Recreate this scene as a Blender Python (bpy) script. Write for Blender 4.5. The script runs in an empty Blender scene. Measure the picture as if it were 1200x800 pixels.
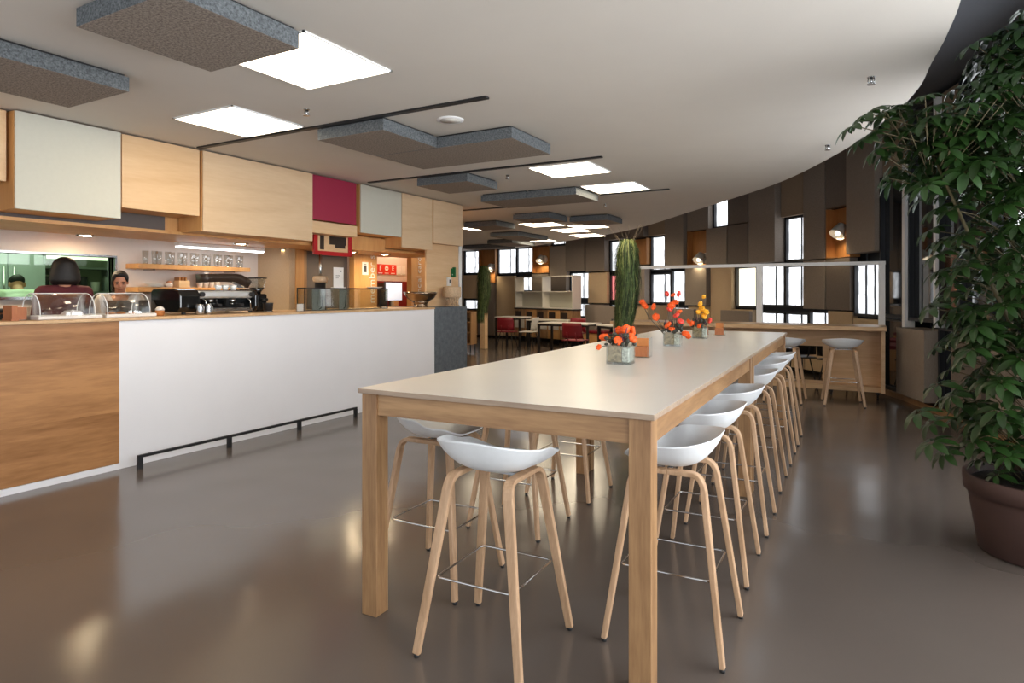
import bpy, bmesh, math, random
from mathutils import Vector, Matrix, Euler
random.seed(7)
PI = math.pi
sc = bpy.context.scene
COL = sc.collection

# ------------------------------------------------------------------ materials
def new_mat(name):
    m = bpy.data.materials.new(name); m.use_nodes = True
    nt = m.node_tree
    b = nt.nodes['Principled BSDF']
    return m, nt, b

def hexc(h):
    def f(v):
        v /= 255.
        return v / 12.92 if v <= .04045 else ((v + .055) / 1.055) ** 2.4
    return tuple(f(int(h[i:i + 2], 16)) for i in (0, 2, 4)) + (1,)

def plain(name, h, rough=.5, metal=0., noise=.0, nscale=30., bump=0., spec=.5, coat=0.):
    m, nt, b = new_mat(name)
    c = hexc(h)
    b.inputs['Roughness'].default_value = rough
    b.inputs['Metallic'].default_value = metal
    b.inputs['Specular IOR Level'].default_value = spec
    b.inputs['Coat Weight'].default_value = coat
    tc = nt.nodes.new('ShaderNodeTexCoord')
    n = nt.nodes.new('ShaderNodeTexNoise'); n.inputs['Scale'].default_value = nscale; n.inputs['Detail'].default_value = 5
    nt.links.new(tc.outputs['Object'], n.inputs['Vector'])
    r = nt.nodes.new('ShaderNodeValToRGB')
    k = max(noise, .015)
    r.color_ramp.elements[0].color = tuple(x * (1 - k) for x in c[:3]) + (1,)
    r.color_ramp.elements[1].color = tuple(min(1, x * (1 + k)) for x in c[:3]) + (1,)
    r.color_ramp.elements[0].position = .3; r.color_ramp.elements[1].position = .7
    nt.links.new(n.outputs['Fac'], r.inputs['Fac'])
    nt.links.new(r.outputs['Color'], b.inputs['Base Color'])
    if bump:
        bp = nt.nodes.new('ShaderNodeBump'); bp.inputs['Strength'].default_value = bump; bp.inputs['Distance'].default_value = .01
        nt.links.new(n.outputs['Fac'], bp.inputs['Height']); nt.links.new(bp.outputs['Normal'], b.inputs['Normal'])
    return m

def wood(name, h1, h2, axis='y', rough=.45, scale=7., plank=0., pax='z'):
    """grain stretched along one axis, optional planks of width `plank`"""
    m, nt, b = new_mat(name)
    tc = nt.nodes.new('ShaderNodeTexCoord')
    mp = nt.nodes.new('ShaderNodeMapping')
    s = {'x': (.12, 1, 1), 'y': (1, .12, 1), 'z': (1, 1, .12)}[axis]
    mp.inputs['Scale'].default_value = tuple(v * scale for v in s)
    nt.links.new(tc.outputs['Object'], mp.inputs['Vector'])
    vec = mp.outputs['Vector']
    rnd = None
    if plank:
        sp = nt.nodes.new('ShaderNodeSeparateXYZ'); nt.links.new(tc.outputs['Object'], sp.inputs[0])
        dv = nt.nodes.new('ShaderNodeMath'); dv.operation = 'DIVIDE'; dv.inputs[1].default_value = plank
        nt.links.new(sp.outputs[pax.upper()], dv.inputs[0])
        fl = nt.nodes.new('ShaderNodeMath'); fl.operation = 'FLOOR'; nt.links.new(dv.outputs[0], fl.inputs[0])
        wn = nt.nodes.new('ShaderNodeTexWhiteNoise'); wn.noise_dimensions = '1D'; nt.links.new(fl.outputs[0], wn.inputs['W'])
        ad = nt.nodes.new('ShaderNodeVectorMath'); ad.operation = 'MULTIPLY_ADD'
        ad.inputs[1].default_value = (13, 13, 13)
        nt.links.new(wn.outputs['Color'], ad.inputs[0]); nt.links.new(vec, ad.inputs[2])
        vec = ad.outputs[0]; rnd = wn.outputs['Value']
    n = nt.nodes.new('ShaderNodeTexNoise'); n.inputs['Scale'].default_value = 1.; n.inputs['Detail'].default_value = 6; n.inputs['Distortion'].default_value = 1.2
    nt.links.new(vec, n.inputs['Vector'])
    n2 = nt.nodes.new('ShaderNodeTexNoise'); n2.inputs['Scale'].default_value = 9.; n2.inputs['Detail'].default_value = 4
    nt.links.new(vec, n2.inputs['Vector'])
    mx = nt.nodes.new('ShaderNodeMath'); mx.operation = 'MULTIPLY_ADD'; mx.inputs[1].default_value = .35
    nt.links.new(n2.outputs['Fac'], mx.inputs[0])
    sub = nt.nodes.new('ShaderNodeMath'); sub.operation = 'MULTIPLY'; sub.inputs[1].default_value = .75
    nt.links.new(n.outputs['Fac'], sub.inputs[0]); nt.links.new(sub.outputs[0], mx.inputs[2])
    fac = mx.outputs[0]
    if rnd:
        a2 = nt.nodes.new('ShaderNodeMath'); a2.operation = 'MULTIPLY_ADD'; a2.inputs[1].default_value = .2
        nt.links.new(rnd, a2.inputs[0]); nt.links.new(fac, a2.inputs[2])
        s2 = nt.nodes.new('ShaderNodeMath'); s2.operation = 'SUBTRACT'; s2.inputs[1].default_value = .1
        nt.links.new(a2.outputs[0], s2.inputs[0]); fac = s2.outputs[0]
    r = nt.nodes.new('ShaderNodeValToRGB')
    r.color_ramp.elements[0].position = .34; r.color_ramp.elements[1].position = .72
    r.color_ramp.elements[0].color = hexc(h1); r.color_ramp.elements[1].color = hexc(h2)
    nt.links.new(fac, r.inputs['Fac']); nt.links.new(r.outputs['Color'], b.inputs['Base Color'])
    b.inputs['Roughness'].default_value = rough
    return m

def felt(name, h1, h2, scale=60., stretch=(1, 1, 1), rough=.95):
    m, nt, b = new_mat(name)
    tc = nt.nodes.new('ShaderNodeTexCoord'); mp = nt.nodes.new('ShaderNodeMapping'); mp.inputs['Scale'].default_value = stretch
    nt.links.new(tc.outputs['Object'], mp.inputs['Vector'])
    n = nt.nodes.new('ShaderNodeTexNoise'); n.inputs['Scale'].default_value = scale; n.inputs['Detail'].default_value = 8; n.inputs['Roughness'].default_value = .75
    nt.links.new(mp.outputs['Vector'], n.inputs['Vector'])
    r = nt.nodes.new('ShaderNodeValToRGB'); r.color_ramp.elements[0].position = .36; r.color_ramp.elements[1].position = .64
    r.color_ramp.elements[0].color = hexc(h1); r.color_ramp.elements[1].color = hexc(h2)
    nt.links.new(n.outputs['Fac'], r.inputs['Fac']); nt.links.new(r.outputs['Color'], b.inputs['Base Color'])
    b.inputs['Roughness'].default_value = rough; b.inputs['Specular IOR Level'].default_value = .15
    bp = nt.nodes.new('ShaderNodeBump'); bp.inputs['Strength'].default_value = .5; bp.inputs['Distance'].default_value = .004
    nt.links.new(n.outputs['Fac'], bp.inputs['Height']); nt.links.new(bp.outputs['Normal'], b.inputs['Normal'])
    return m

def emis(name, col, strength):
    m, nt, b = new_mat(name)
    b.inputs['Base Color'].default_value = (.8, .8, .8, 1)
    b.inputs['Emission Color'].default_value = tuple(col) + (1,)
    b.inputs['Emission Strength'].default_value = strength
    return m

def glassy(name, h, alpha_mix=.85, rough=.03, tint=None):
    """thin clear glass / acrylic: mostly transparent with a glossy coat"""
    m = bpy.data.materials.new(name); m.use_nodes = True
    nt = m.node_tree; nt.nodes.clear()
    out = nt.nodes.new('ShaderNodeOutputMaterial')
    tr = nt.nodes.new('ShaderNodeBsdfTransparent'); tr.inputs[0].default_value = hexc(tint or 'f4f6f6')
    gl = nt.nodes.new('ShaderNodeBsdfGlossy'); gl.inputs['Roughness'].default_value = rough; gl.inputs['Color'].default_value = hexc(h)
    lw = nt.nodes.new('ShaderNodeLayerWeight'); lw.inputs['Blend'].default_value = .5
    pw = nt.nodes.new('ShaderNodeMath'); pw.operation = 'POWER'; pw.inputs[1].default_value = 4.
    nt.links.new(lw.outputs['Facing'], pw.inputs[0])
    ad = nt.nodes.new('ShaderNodeMath'); ad.operation = 'MULTIPLY_ADD'; ad.inputs[1].default_value = .55; ad.inputs[2].default_value = 1 - alpha_mix; ad.use_clamp = True
    nt.links.new(pw.outputs[0], ad.inputs[0])
    mx = nt.nodes.new('ShaderNodeMixShader')
    nt.links.new(ad.outputs[0], mx.inputs[0]); nt.links.new(tr.outputs[0], mx.inputs[1]); nt.links.new(gl.outputs[0], mx.inputs[2])
    nt.links.new(mx.outputs[0], out.inputs[0])
    return m

def window_pane(name, base, strength, dark):
    """daylit fritted pane: bright glass with the faint leaf pattern of the printed screen"""
    m, nt, b = new_mat(name)
    tc = nt.nodes.new('ShaderNodeTexCoord'); mp = nt.nodes.new('ShaderNodeMapping')
    mp.inputs['Scale'].default_value = (5, 5, 3.2); mp.inputs['Rotation'].default_value = (.5, .6, .3)
    nt.links.new(tc.outputs['Object'], mp.inputs['Vector'])
    v = nt.nodes.new('ShaderNodeTexVoronoi'); v.inputs['Scale'].default_value = 1.3; v.feature = 'F1'
    nt.links.new(mp.outputs[0], v.inputs['Vector'])
    r = nt.nodes.new('ShaderNodeValToRGB'); r.color_ramp.elements[0].position = .42; r.color_ramp.elements[1].position = .6
    r.color_ramp.elements[0].color = tuple(base) + (1,); r.color_ramp.elements[1].color = tuple(x * dark for x in base) + (1,)
    nt.links.new(v.outputs['Distance'], r.inputs['Fac']); nt.links.new(r.outputs['Color'], b.inputs['Emission Color'])
    b.inputs['Emission Strength'].default_value = strength
    b.inputs['Base Color'].default_value = (.1, .1, .1, 1); b.inputs['Roughness'].default_value = .08
    return m

M = {}
M['oak'] = wood('oak_light', '7c5839', 'b0895f', 'z', .42, 9)
M['oak_y'] = wood('oak_light_y', '7c5839', 'b0895f', 'y', .42, 9)
M['oak_x'] = wood('oak_light_x', '7c5839', 'b0895f', 'x', .42, 9)
M['oak_leg'] = wood('oak_leg', 'a5815f', 'caa684', 'z', .45, 16)
M['counter_wood'] = wood('counter_oak_planks', '8c5e36', 'bb8858', 'y', .4, 6, plank=.243, pax='z')
M['maple'] = wood('maple_door', 'd9b183', 'e8c69b', 'y', .4, 5)
M['maple_pale'] = wood('maple_pale', 'd4b48e', 'e3c7a3', 'y', .42, 5)
M['maple_warm'] = wood('maple_warm', 'c98f55', 'dba86c', 'z', .42, 5)
M['ply'] = wood('plywood_edge', '8a7462', 'ab9580', 'x', .5, 12)
M['ply_y'] = wood('plywood_edge_y', '8a7462', 'ab9580', 'y', .5, 12)
M['niche'] = wood('niche_wood', '9a6635', 'b57f48', 'z', .5, 6)
M['bar_oak'] = wood('bar_oak', 'bd966c', 'dab68c', 'x', .42, 7)
M['laminate'] = plain('cream_laminate', 'dcd6cc', .28, noise=.02, nscale=3, spec=.5)
M['white_front'] = plain('white_front', 'ebebf0', .45, noise=.01, nscale=2)
M['white_door'] = plain('offwhite_door', 'cbc9bb', .5)
M['red_door'] = plain('wine_door', '9c2443', .5)
M['white_plastic'] = plain('white_shell', 'eceeef', .45, noise=.02)
M['white_metal'] = plain('white_metal', 'f2f2f2', .35)
M['black_metal'] = plain('black_metal', '1c1c1f', .45)
M['dark_metal'] = plain('dark_metal', '2c2c30', .4)
M['steel_bright'] = plain('steel_bright', 'd8dadb', .38, .7, noise=.04, nscale=4)
M['steel'] = plain('steel', 'b9bbbc', .22, 1., noise=.05, nscale=4)
M['chrome'] = plain('chrome', 'd4d4d4', .12, 1.)
M['ceiling'] = plain('ceiling_plaster', 'd6d0c8', .8, noise=.02, nscale=2)
M['upper_ceiling'] = plain('upper_ceiling', '5e6066', .8)
M['wall_white'] = plain('wall_white', 'd9d0c8', .7)
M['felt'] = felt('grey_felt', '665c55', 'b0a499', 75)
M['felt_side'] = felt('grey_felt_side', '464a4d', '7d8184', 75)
M['fab_dark'] = felt('fabric_dark', '85796f', '9f9388', 26, (1, 1, 12))
M['fab_deep'] = felt('fabric_deep', '6e645c', '857a71', 26, (12, 12, 1))
M['fab_mid'] = felt('fabric_mid', '8c7967', 'a3907c', 26, (12, 12, 1))
M['fab_beige'] = felt('fabric_beige', 'bca384', 'cdb596', 26, (12, 12, 1))
M['fab_grey'] = felt('fabric_grey', '8d8074', 'a89b8f', 30, (12, 12, 1))
M['fab_blue'] = felt('fabric_bluegrey', '7f8893', '9aa4af', 60)
M['stone'] = felt('grey_slab', '565c63', '6d747b', 14, (1, 1, 1), .6)
M['backing'] = plain('facade_black', '131417', .6)
M['gloss'] = plain('black_glass', '1a1f27', .04, spec=1.0, coat=1.0)
M['copper'] = plain('copper_film', '9a6a4c', .18, .9, noise=.3, nscale=2)
M['frame_dark'] = plain('frame_dark', '1d2027', .4)
M['lamp_white'] = plain('lamp_white', 'd8d4cc', .4)
M['red'] = plain('red_paint', 'b5121b', .4)
M['red_sign'] = plain('red_sign', 'd5311f', .5)
M['chair_red'] = plain('chair_red', '7f1622', .45)
M['chair_black'] = plain('chair_black', '17181a', .45)
M['chair_white'] = plain('chair_white', 'd8d4cc', .45)
M['terracotta'] = plain('dark_terracotta', '4a332c', .75, noise=.06, nscale=8)
M['soil'] = plain('soil', '2a211b', .95, noise=.3, nscale=60, bump=.6)
M['leaf'] = plain('leaf_green', '223c14', .42, noise=.35, nscale=6)
M['grass_light'] = plain('grass_pale', '7f8650', .6, noise=.3, nscale=25)
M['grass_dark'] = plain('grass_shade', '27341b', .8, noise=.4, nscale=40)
M['grass'] = plain('grass_green', '485c2c', .6, noise=.45, nscale=25)
M['stem'] = plain('stem_brown', '5b5136', .7)
M['twig'] = plain('twig', '6b5d4c', .8)
M['orange'] = plain('orange_petal', 'ff5c14', .55, noise=.2, nscale=60)
M['yellow_o'] = plain('amber_petal', 'ffae22', .55, noise=.15, nscale=60)
M['redpink'] = plain('coral_petal', 'ee4a3a', .55, noise=.15, nscale=60)
M['dark_leaf'] = plain('dark_leaf', '3a3a30', .6, noise=.3, nscale=40)
M['plum'] = plain('plum', '6b4657', .6, noise=.2, nscale=40)
M['bark'] = plain('bark_filler', 'a39272', .8, noise=.5, nscale=55, bump=.6)
M['marble'] = plain('pale_marble', 'd0d3c6', .25, noise=.4, nscale=70)
M['glass'] = glassy('clear_glass', 'ffffff', .93)
M['acryl'] = glassy('clear_acrylic', 'ffffff', .9, .05)
M['glass_case'] = glassy('case_glass', 'ffffff', .92, .02, 'e6eae8')
M['glass_green'] = glassy('kitchen_glass', 'ffffff', .975, .02, 'dcebd8')
M['block'] = wood('menu_block', '9c5a35', 'b87548', 'z', .5, 12)
M['orange_paper'] = plain('orange_paper', 'cf8448', .6)
M['paper'] = plain('paper', 'e8e4e0', .7)
M['ink'] = plain('ink', '4a4a4a', .7)
M['letter'] = plain('white_letter', 'e9e3dc', .6)
M['skin'] = plain('skin', 'b98064', .55, noise=.05, nscale=20)
M['skin2'] = plain('skin_light', 'b98266', .55, noise=.05, nscale=20)
M['hair'] = plain('hair_black', '0f0b0a', .6, noise=.4, nscale=60)
M['maroon'] = plain('maroon_cloth', '572028', .85, noise=.12, nscale=14)
M['white_cloth'] = plain('white_cloth', 'dfd9d6', .85, noise=.04, nscale=14)
M['chef_cloth'] = plain('chef_cloth', 'cfd8c6', .85, noise=.08, nscale=14)
M['trousers'] = plain('dark_trousers', '202126', .85)
M['lip'] = plain('lip', '7c3a34', .5)
M['eye'] = plain('eye_dark', '1a1211', .3)
M['tray'] = plain('tray_white', 'e2ddd8', .3)
M['pastry'] = plain('pastry', 'b8753c', .7, noise=.3, nscale=40)
M['espresso_black'] = plain('gloss_black', '101213', .15, spec=.8)
M['espresso_brown'] = plain('brown_cover', '33261f', .35)
M['bronze'] = plain('bronze_bowl', '8c7a68', .22, 1., noise=.3, nscale=5)
M['wicker'] = plain('wicker', 'c8ad8f', .7, noise=.15, nscale=50, bump=.5)
M['green_sign'] = plain('green_sign', '1f6a3c', .5)
M['screen'] = emis('screen_glow', (.85, .9, 1.), .55)
M['grey_door'] = plain('grey_door', '5d5450', .6)
M['steel_wall'] = plain('kitchen_tile', 'a0aa92', .35, noise=.1, nscale=4)
M['steel_dull'] = plain('steel_dull', '9aa3a0', .35, .6)
M['fridge'] = plain('fridge', 'b6bcc0', .4)
M['light_panel'] = emis('ceiling_light_diffuser', (1., .84, .60), 10.5)
M['light_strip'] = emis('strip_light', (.92, .95, 1.), 6.)
M['kit_light'] = emis('kitchen_strip', (.95, 1., .82), 1.6)
M['warm_disc'] = emis('downlight_disc', (1., .78, .48), 120.)
M['bulb'] = emis('lamp_bulb', (1., .85, .62), 2.)
M['pane'] = window_pane('daylit_pane', (.93, .96, 1.), 1.6, .58)
M['pane_fill'] = window_pane('fill_pane_near', (.92, .96, 1.), 9., .9)  # stronger glow added as fill light for the near panes, mostly out of view
M['pane_red'] = window_pane('daylit_red_pane', (.9, .22, .22), 1.2, .8)
M['pane_warm'] = emis('lit_blind', (1., .9, .68), 1.25)

def floor_mat():
    m, nt, b = new_mat('resin_floor')
    tc = nt.nodes.new('ShaderNodeTexCoord')
    n = nt.nodes.new('ShaderNodeTexNoise'); n.inputs['Scale'].default_value = .9; n.inputs['Detail'].default_value = 6
    nt.links.new(tc.outputs['Object'], n.inputs['Vector'])
    r = nt.nodes.new('ShaderNodeValToRGB'); r.color_ramp.elements[0].color = hexc('584f49'); r.color_ramp.elements[1].color = hexc('635a53')
    nt.links.new(n.outputs['Fac'], r.inputs['Fac']); nt.links.new(r.outputs['Color'], b.inputs['Base Color'])
    n2 = nt.nodes.new('ShaderNodeTexNoise'); n2.inputs['Scale'].default_value = 2.2; n2.inputs['Detail'].default_value = 0
    nt.links.new(tc.outputs['Object'], n2.inputs['Vector'])
    bp = nt.nodes.new('ShaderNodeBump'); bp.inputs['Strength'].default_value = .25; bp.inputs['Distance'].default_value = .02
    nt.links.new(n2.outputs['Fac'], bp.inputs['Height']); nt.links.new(bp.outputs['Normal'], b.inputs['Normal'])
    b.inputs['Roughness'].default_value = .18
    b.inputs['Specular IOR Level'].default_value = .8
    return m
M['floor'] = floor_mat()

# ------------------------------------------------------------------ mesh builder
class MB:
    def __init__(s): s.v = []; s.f = []; s.sm = []; s.mi = []
    def add(s, vs, fs, smooth=False, mi=0):
        o = len(s.v); s.v += [tuple(v) for v in vs]
        for f in fs: s.f.append([i + o for i in f]); s.sm.append(smooth); s.mi.append(mi)
        return s
    def box(s, x0, x1, y0, y1, z0, z1, mi=0):
        vs = [(x, y, z) for x in (x0, x1) for y in (y0, y1) for z in (z0, z1)]
        return s.add(vs, [(0, 1, 3, 2), (4, 6, 7, 5), (0, 4, 5, 1), (2, 3, 7, 6), (0, 2, 6, 4), (1, 5, 7, 3)], mi=mi)
    def obox(s, p0, p1, z0, z1, t0, t1, mi=0):
        """box along plan segment p0-p1, from offset t0 to t1 along its left normal"""
        a, b = Vector(p0), Vector(p1); d = (b - a).normalized(); n = Vector((-d.y, d.x))
        q = [a + n * t0, b + n * t0, b + n * t1, a + n * t1]
        return s.prism([(p.x, p.y) for p in q], z0, z1, mi=mi)
    def prism(s, poly, z0, z1, smooth=False, mi=0):
        n = len(poly)
        vs = [(x, y, z0) for x, y in poly] + [(x, y, z1) for x, y in poly]
        fs = [list(range(n))[::-1], list(range(n, 2 * n))] + [(i, (i + 1) % n, n + (i + 1) % n, n + i) for i in range(n)]
        s.add(vs, fs[:2], False, mi); o = len(s.v) - 2 * n
        for f in fs[2:]: s.f.append([i + o for i in f]); s.sm.append(smooth); s.mi.append(mi)
        return s
    def cyl(s, p0, p1, r0, r1=None, n=12, cap=True, mi=0):
        return s.tube([p0, p1], [r0, r0 if r1 is None else r1], n, cap, mi)
    def tube(s, path, rad, n=10, cap=True, mi=0, closed=False):
        P = [Vector(p) for p in path]
        if not isinstance(rad, (list, tuple)): rad = [rad] * len(P)
        rings = []; up = None
        for i, p in enumerate(P):
            if closed: t = (P[(i + 1) % len(P)] - P[i - 1]).normalized()
            elif i == 0: t = (P[1] - P[0]).normalized()
            elif i == len(P) - 1: t = (P[-1] - P[-2]).normalized()
            else: t = ((P[i + 1] - p).normalized() + (p - P[i - 1]).normalized()).normalized()
            if up is None: up = Vector((0, 0, 1)) if abs(t.z) < .9 else Vector((1, 0, 0))
            a = (up - t * up.dot(t)).normalized(); b = t.cross(a); up = a
            rings.append([p + (a * math.cos(2 * PI * k / n) + b * math.sin(2 * PI * k / n)) * rad[i] for k in range(n)])
        vs = [v for r in rings for v in r]; fs = []
        m = len(rings)
        for i in range(m if closed else m - 1):
            j = (i + 1) % m
            for k in range(n): fs.append((i * n + k, i * n + (k + 1) % n, j * n + (k + 1) % n, j * n + k))
        s.add(vs, fs, True, mi)
        if cap and not closed:
            o = len(s.v) - len(vs)
            s.f.append([o + k for k in range(n)][::-1]); s.sm.append(False); s.mi.append(mi)
            s.f.append([o + (m - 1) * n + k for k in range(n)]); s.sm.append(False); s.mi.append(mi)
        return s
    def ribbon(s, path, wd, w, t, mi=0):
        """rectangular section swept along path; wd = width direction"""
        P = [Vector(p) for p in path]; wd = Vector(wd); rings = []
        for i, p in enumerate(P):
            if i == 0: tg = P[1] - P[0]
            elif i == len(P) - 1: tg = P[-1] - P[-2]
            else: tg = (P[i + 1] - p).normalized() + (p - P[i - 1]).normalized()
            tg.normalize(); wv = (wd - tg * wd.dot(tg)).normalized(); nn = tg.cross(wv)
            ww = w[i] if isinstance(w, (list, tuple)) else w; tt = t[i] if isinstance(t, (list, tuple)) else t
            rings.append([p + wv * ww / 2 + nn * tt / 2, p - wv * ww / 2 + nn * tt / 2, p - wv * ww / 2 - nn * tt / 2, p + wv * ww / 2 - nn * tt / 2])
        vs = [v for r in rings for v in r]; fs = []
        for i in range(len(rings) - 1):
            for k in range(4): fs.append((i * 4 + k, i * 4 + (k + 1) % 4, i * 4 + 4 + (k + 1) % 4, i * 4 + 4 + k))
        fs.append((3, 2, 1, 0)); e = (len(rings) - 1) * 4; fs.append((e, e + 1, e + 2, e + 3))
        return s.add(vs, fs, False, mi)
    def lathe(s, prof, c=(0, 0, 0), n=24, sx=1., sy=1., mi=0, cap=True):
        vs = []; fs = []
        for r, z in prof:
            for k in range(n): a = 2 * PI * k / n; vs.append((c[0] + r * sx * math.cos(a), c[1] + r * sy * math.sin(a), c[2] + z))
        for i in range(len(prof) - 1):
            for k in range(n): fs.append((i * n + k, i * n + (k + 1) % n, (i + 1) * n + (k + 1) % n, (i + 1) * n + k))
        s.add(vs, fs, True, mi); o = len(s.v) - len(vs)
        if cap and prof[0][0] > 1e-5: s.f.append([o + k for k in range(n)][::-1]); s.sm.append(False); s.mi.append(mi)
        if cap and prof[-1][0] > 1e-5: s.f.append([o + (len(prof) - 1) * n + k for k in range(n)]); s.sm.append(False); s.mi.append(mi)
        return s
    def ball(s, c, r, n=10, m=7, mi=0):
        if not isinstance(r, (list, tuple)): r = (r, r, r)
        vs = [(c[0], c[1], c[2] - r[2])]; fs = []
        for i in range(1, m):
            ph = -PI / 2 + PI * i / m
            for k in range(n): a = 2 * PI * k / n; vs.append((c[0] + r[0] * math.cos(ph) * math.cos(a), c[1] + r[1] * math.cos(ph) * math.sin(a), c[2] + r[2] * math.sin(ph)))
        vs.append((c[0], c[1], c[2] + r[2])); L = len(vs) - 1
        for k in range(n):
            fs.append((0, 1 + (k + 1) % n, 1 + k)); fs.append((L, L - n + k, L - n + (k + 1) % n))
        for i in range(m - 2):
            for k in range(n): fs.append((1 + i * n + k, 1 + i * n + (k + 1) % n, 1 + (i + 1) * n + (k + 1) % n, 1 + (i + 1) * n + k))
        return s.add(vs, fs, True, mi)
    def mesh(s, name):
        me = bpy.data.meshes.new(name); me.from_pydata(s.v, [], s.f)
        me.polygons.foreach_set('use_smooth', s.sm); me.polygons.foreach_set('material_index', s.mi); me.update()
        return me

def obj(name, mb, mat, parent=None, loc=(0, 0, 0), rotz=0., bevel=0., label=None):
    me = mb.mesh(name) if isinstance(mb, MB) else mb
    for m in (mat if isinstance(mat, (list, tuple)) else [mat]): me.materials.append(m)
    o = bpy.data.objects.new(name, me); COL.objects.link(o)
    o.location = loc; o.rotation_euler = (0, 0, rotz)
    if parent: o.parent = parent
    if bevel:
        b = o.modifiers.new('bevel', 'BEVEL'); b.width = bevel; b.segments = 2; b.limit_method = 'ANGLE'
    if label: o['label'] = label
    return o

def thing(name, label, cat, loc=(0, 0, 0), rotz=0., group=None):
    o = bpy.data.objects.new(name, None); COL.objects.link(o)
    o.empty_display_size = .1
    o.location = loc; o.rotation_euler = (0, 0, rotz); o['label'] = label; o['category'] = cat
    if group: o['group'] = group
    return o

def tag(o, label, cat, group=None):
    o['label'] = label; o['category'] = cat
    if group: o['group'] = group
    return o

def struct(name, mb, mat, **k):
    o = obj(name, mb, mat, **k); o['kind'] = 'structure'; return o

def dup(root, loc, rotz=None, label=None, group=None):
    def cp(o, par):
        c = o.copy(); COL.objects.link(c)
        if par: c.parent = par
        for ch in list(o.children): cp(ch, c)
        return c
    kids = list(root.children)
    r = root.copy(); COL.objects.link(r); r.location = loc
    if rotz is not None: r.rotation_euler = (0, 0, rotz)
    if label: r['label'] = label
    if group: r['group'] = group
    for ch in kids: cp(ch, r)
    return r

def real_light(name, kind, loc, energy, color, parent=None, **kw):
    l = bpy.data.lights.new(name, kind); l.energy = energy; l.color = color
    for k, v in kw.items():
        if k != 'rot': setattr(l, k, v)
    o = bpy.data.objects.new(name, l); COL.objects.link(o); o.location = loc
    if 'rot' in kw: o.rotation_euler = kw['rot']
    if parent: o.parent = parent
    return o

def text_mesh(s, size, ext=.002):
    cu = bpy.data.curves.new('txt', 'FONT'); cu.body = s; cu.size = size; cu.extrude = ext; cu.align_x = 'CENTER'; cu.align_y = 'CENTER'
    o = bpy.data.objects.new('txt', cu); COL.objects.link(o)
    bpy.context.view_layer.update()
    me = bpy.data.meshes.new_from_object(o.evaluated_get(bpy.context.evaluated_depsgraph_get()))
    bpy.data.objects.remove(o); bpy.data.curves.remove(cu)
    return me
# ------------------------------------------------------------------ camera
cam = bpy.data.cameras.new('camera'); cam.lens = 22.5; cam.sensor_width = 36; cam.shift_y = -.0475; cam.clip_end = 200
co = bpy.data.objects.new('camera', cam); COL.objects.link(co)
co.location = (0, 0, 1.48); co.rotation_euler = (PI / 2, 0, math.radians(29.3))
sc.camera = co

# ------------------------------------------------------------------ setting
FAC = [(2.45, -1.0), (2.35, 1.0), (2.05, 3.2), (1.75, 5.2), (1.58, 6.3), (1.37, 7.22), (1.22, 7.78), (1.08, 8.26), (.87, 8.99), (.71, 9.48), (.43, 10.33), (.10, 11.07), (-.31, 11.80),
       (-.71, 12.34), (-1.11, 12.80), (-1.56, 13.26), (-2.15, 13.83), (-2.65, 14.28), (-3.20, 14.71), (-3.81, 15.17), (-4.39, 15.58),
       (-5.03, 15.99), (-5.72, 16.40), (-6.42, 16.76), (-7.14, 17.09), (-7.89, 17.38), (-8.60, 17.61), (-9.28, 17.79), (-10.01, 17.95),
       (-10.79, 18.08), (-11.52, 18.18), (-12.22, 18.25), (-13.0, 18.3)]
struct('floor', MB().box(-13.2, 3.2, -1.2, 19, -.1, 0), M['floor'])
edge = [(-.75, -1.2), (-.3, 0), (.05, 1.2), (.29, 2.5), (.375, 3.6), (.364, 4.24), (.324, 4.74), (.282, 5.29), (.117, 6.08), (-.269, 7.25), (-.946, 8.72), (-1.795, 10.0), (-2.973, 11.6), (-4.221, 13.29), (-5.661, 14.78), (-7.448, 16.17), (-9.2, 17.4), (-11, 17.95), (-13.2, 18.2)]
def catmull(P, k=6):
    out = []
    Q = [P[0]] + P + [P[-1]]
    for i in range(1, len(Q) - 2):
        for j in range(k):
            t = j / k; a, b, c, d = Q[i - 1], Q[i], Q[i + 1], Q[i + 2]
            out.append(tuple(.5 * (2 * b[m] + (-a[m] + c[m]) * t + (2 * a[m] - 5 * b[m] + 4 * c[m] - d[m]) * t * t + (-a[m] + 3 * b[m] - 3 * c[m] + d[m]) * t ** 3) for m in (0, 1)))
    return out + [P[-1]]
ec = catmull(edge)
struct('ceiling', MB().prism(ec + [(-13.2, -1.2)], 2.9, 3.15), M['ceiling'])
struct('ceiling', MB().box(-13.2, 3.2, -1.2, 19, 4.02, 4.12), M['upper_ceiling'])
struct('wall_left', MB().box(-13.2, -13.0, -1.2, 18.6, 0, 4.02), M['wall_white'])
# dark backing shell of the curved facade, outside the panels
bk = MB()
for a, b in zip(FAC, FAC[1:]): bk.obox(a, b, 0, 4.02, -.42, -.3)
struct('wall_right', bk, M['backing'])
bb = MB()
for a, b in zip(FAC[:14], FAC[1:14]): bb.obox(a, b, 0, .07, -.3, .05)
struct('baseboard_right', bb, M['oak_y'])

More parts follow.
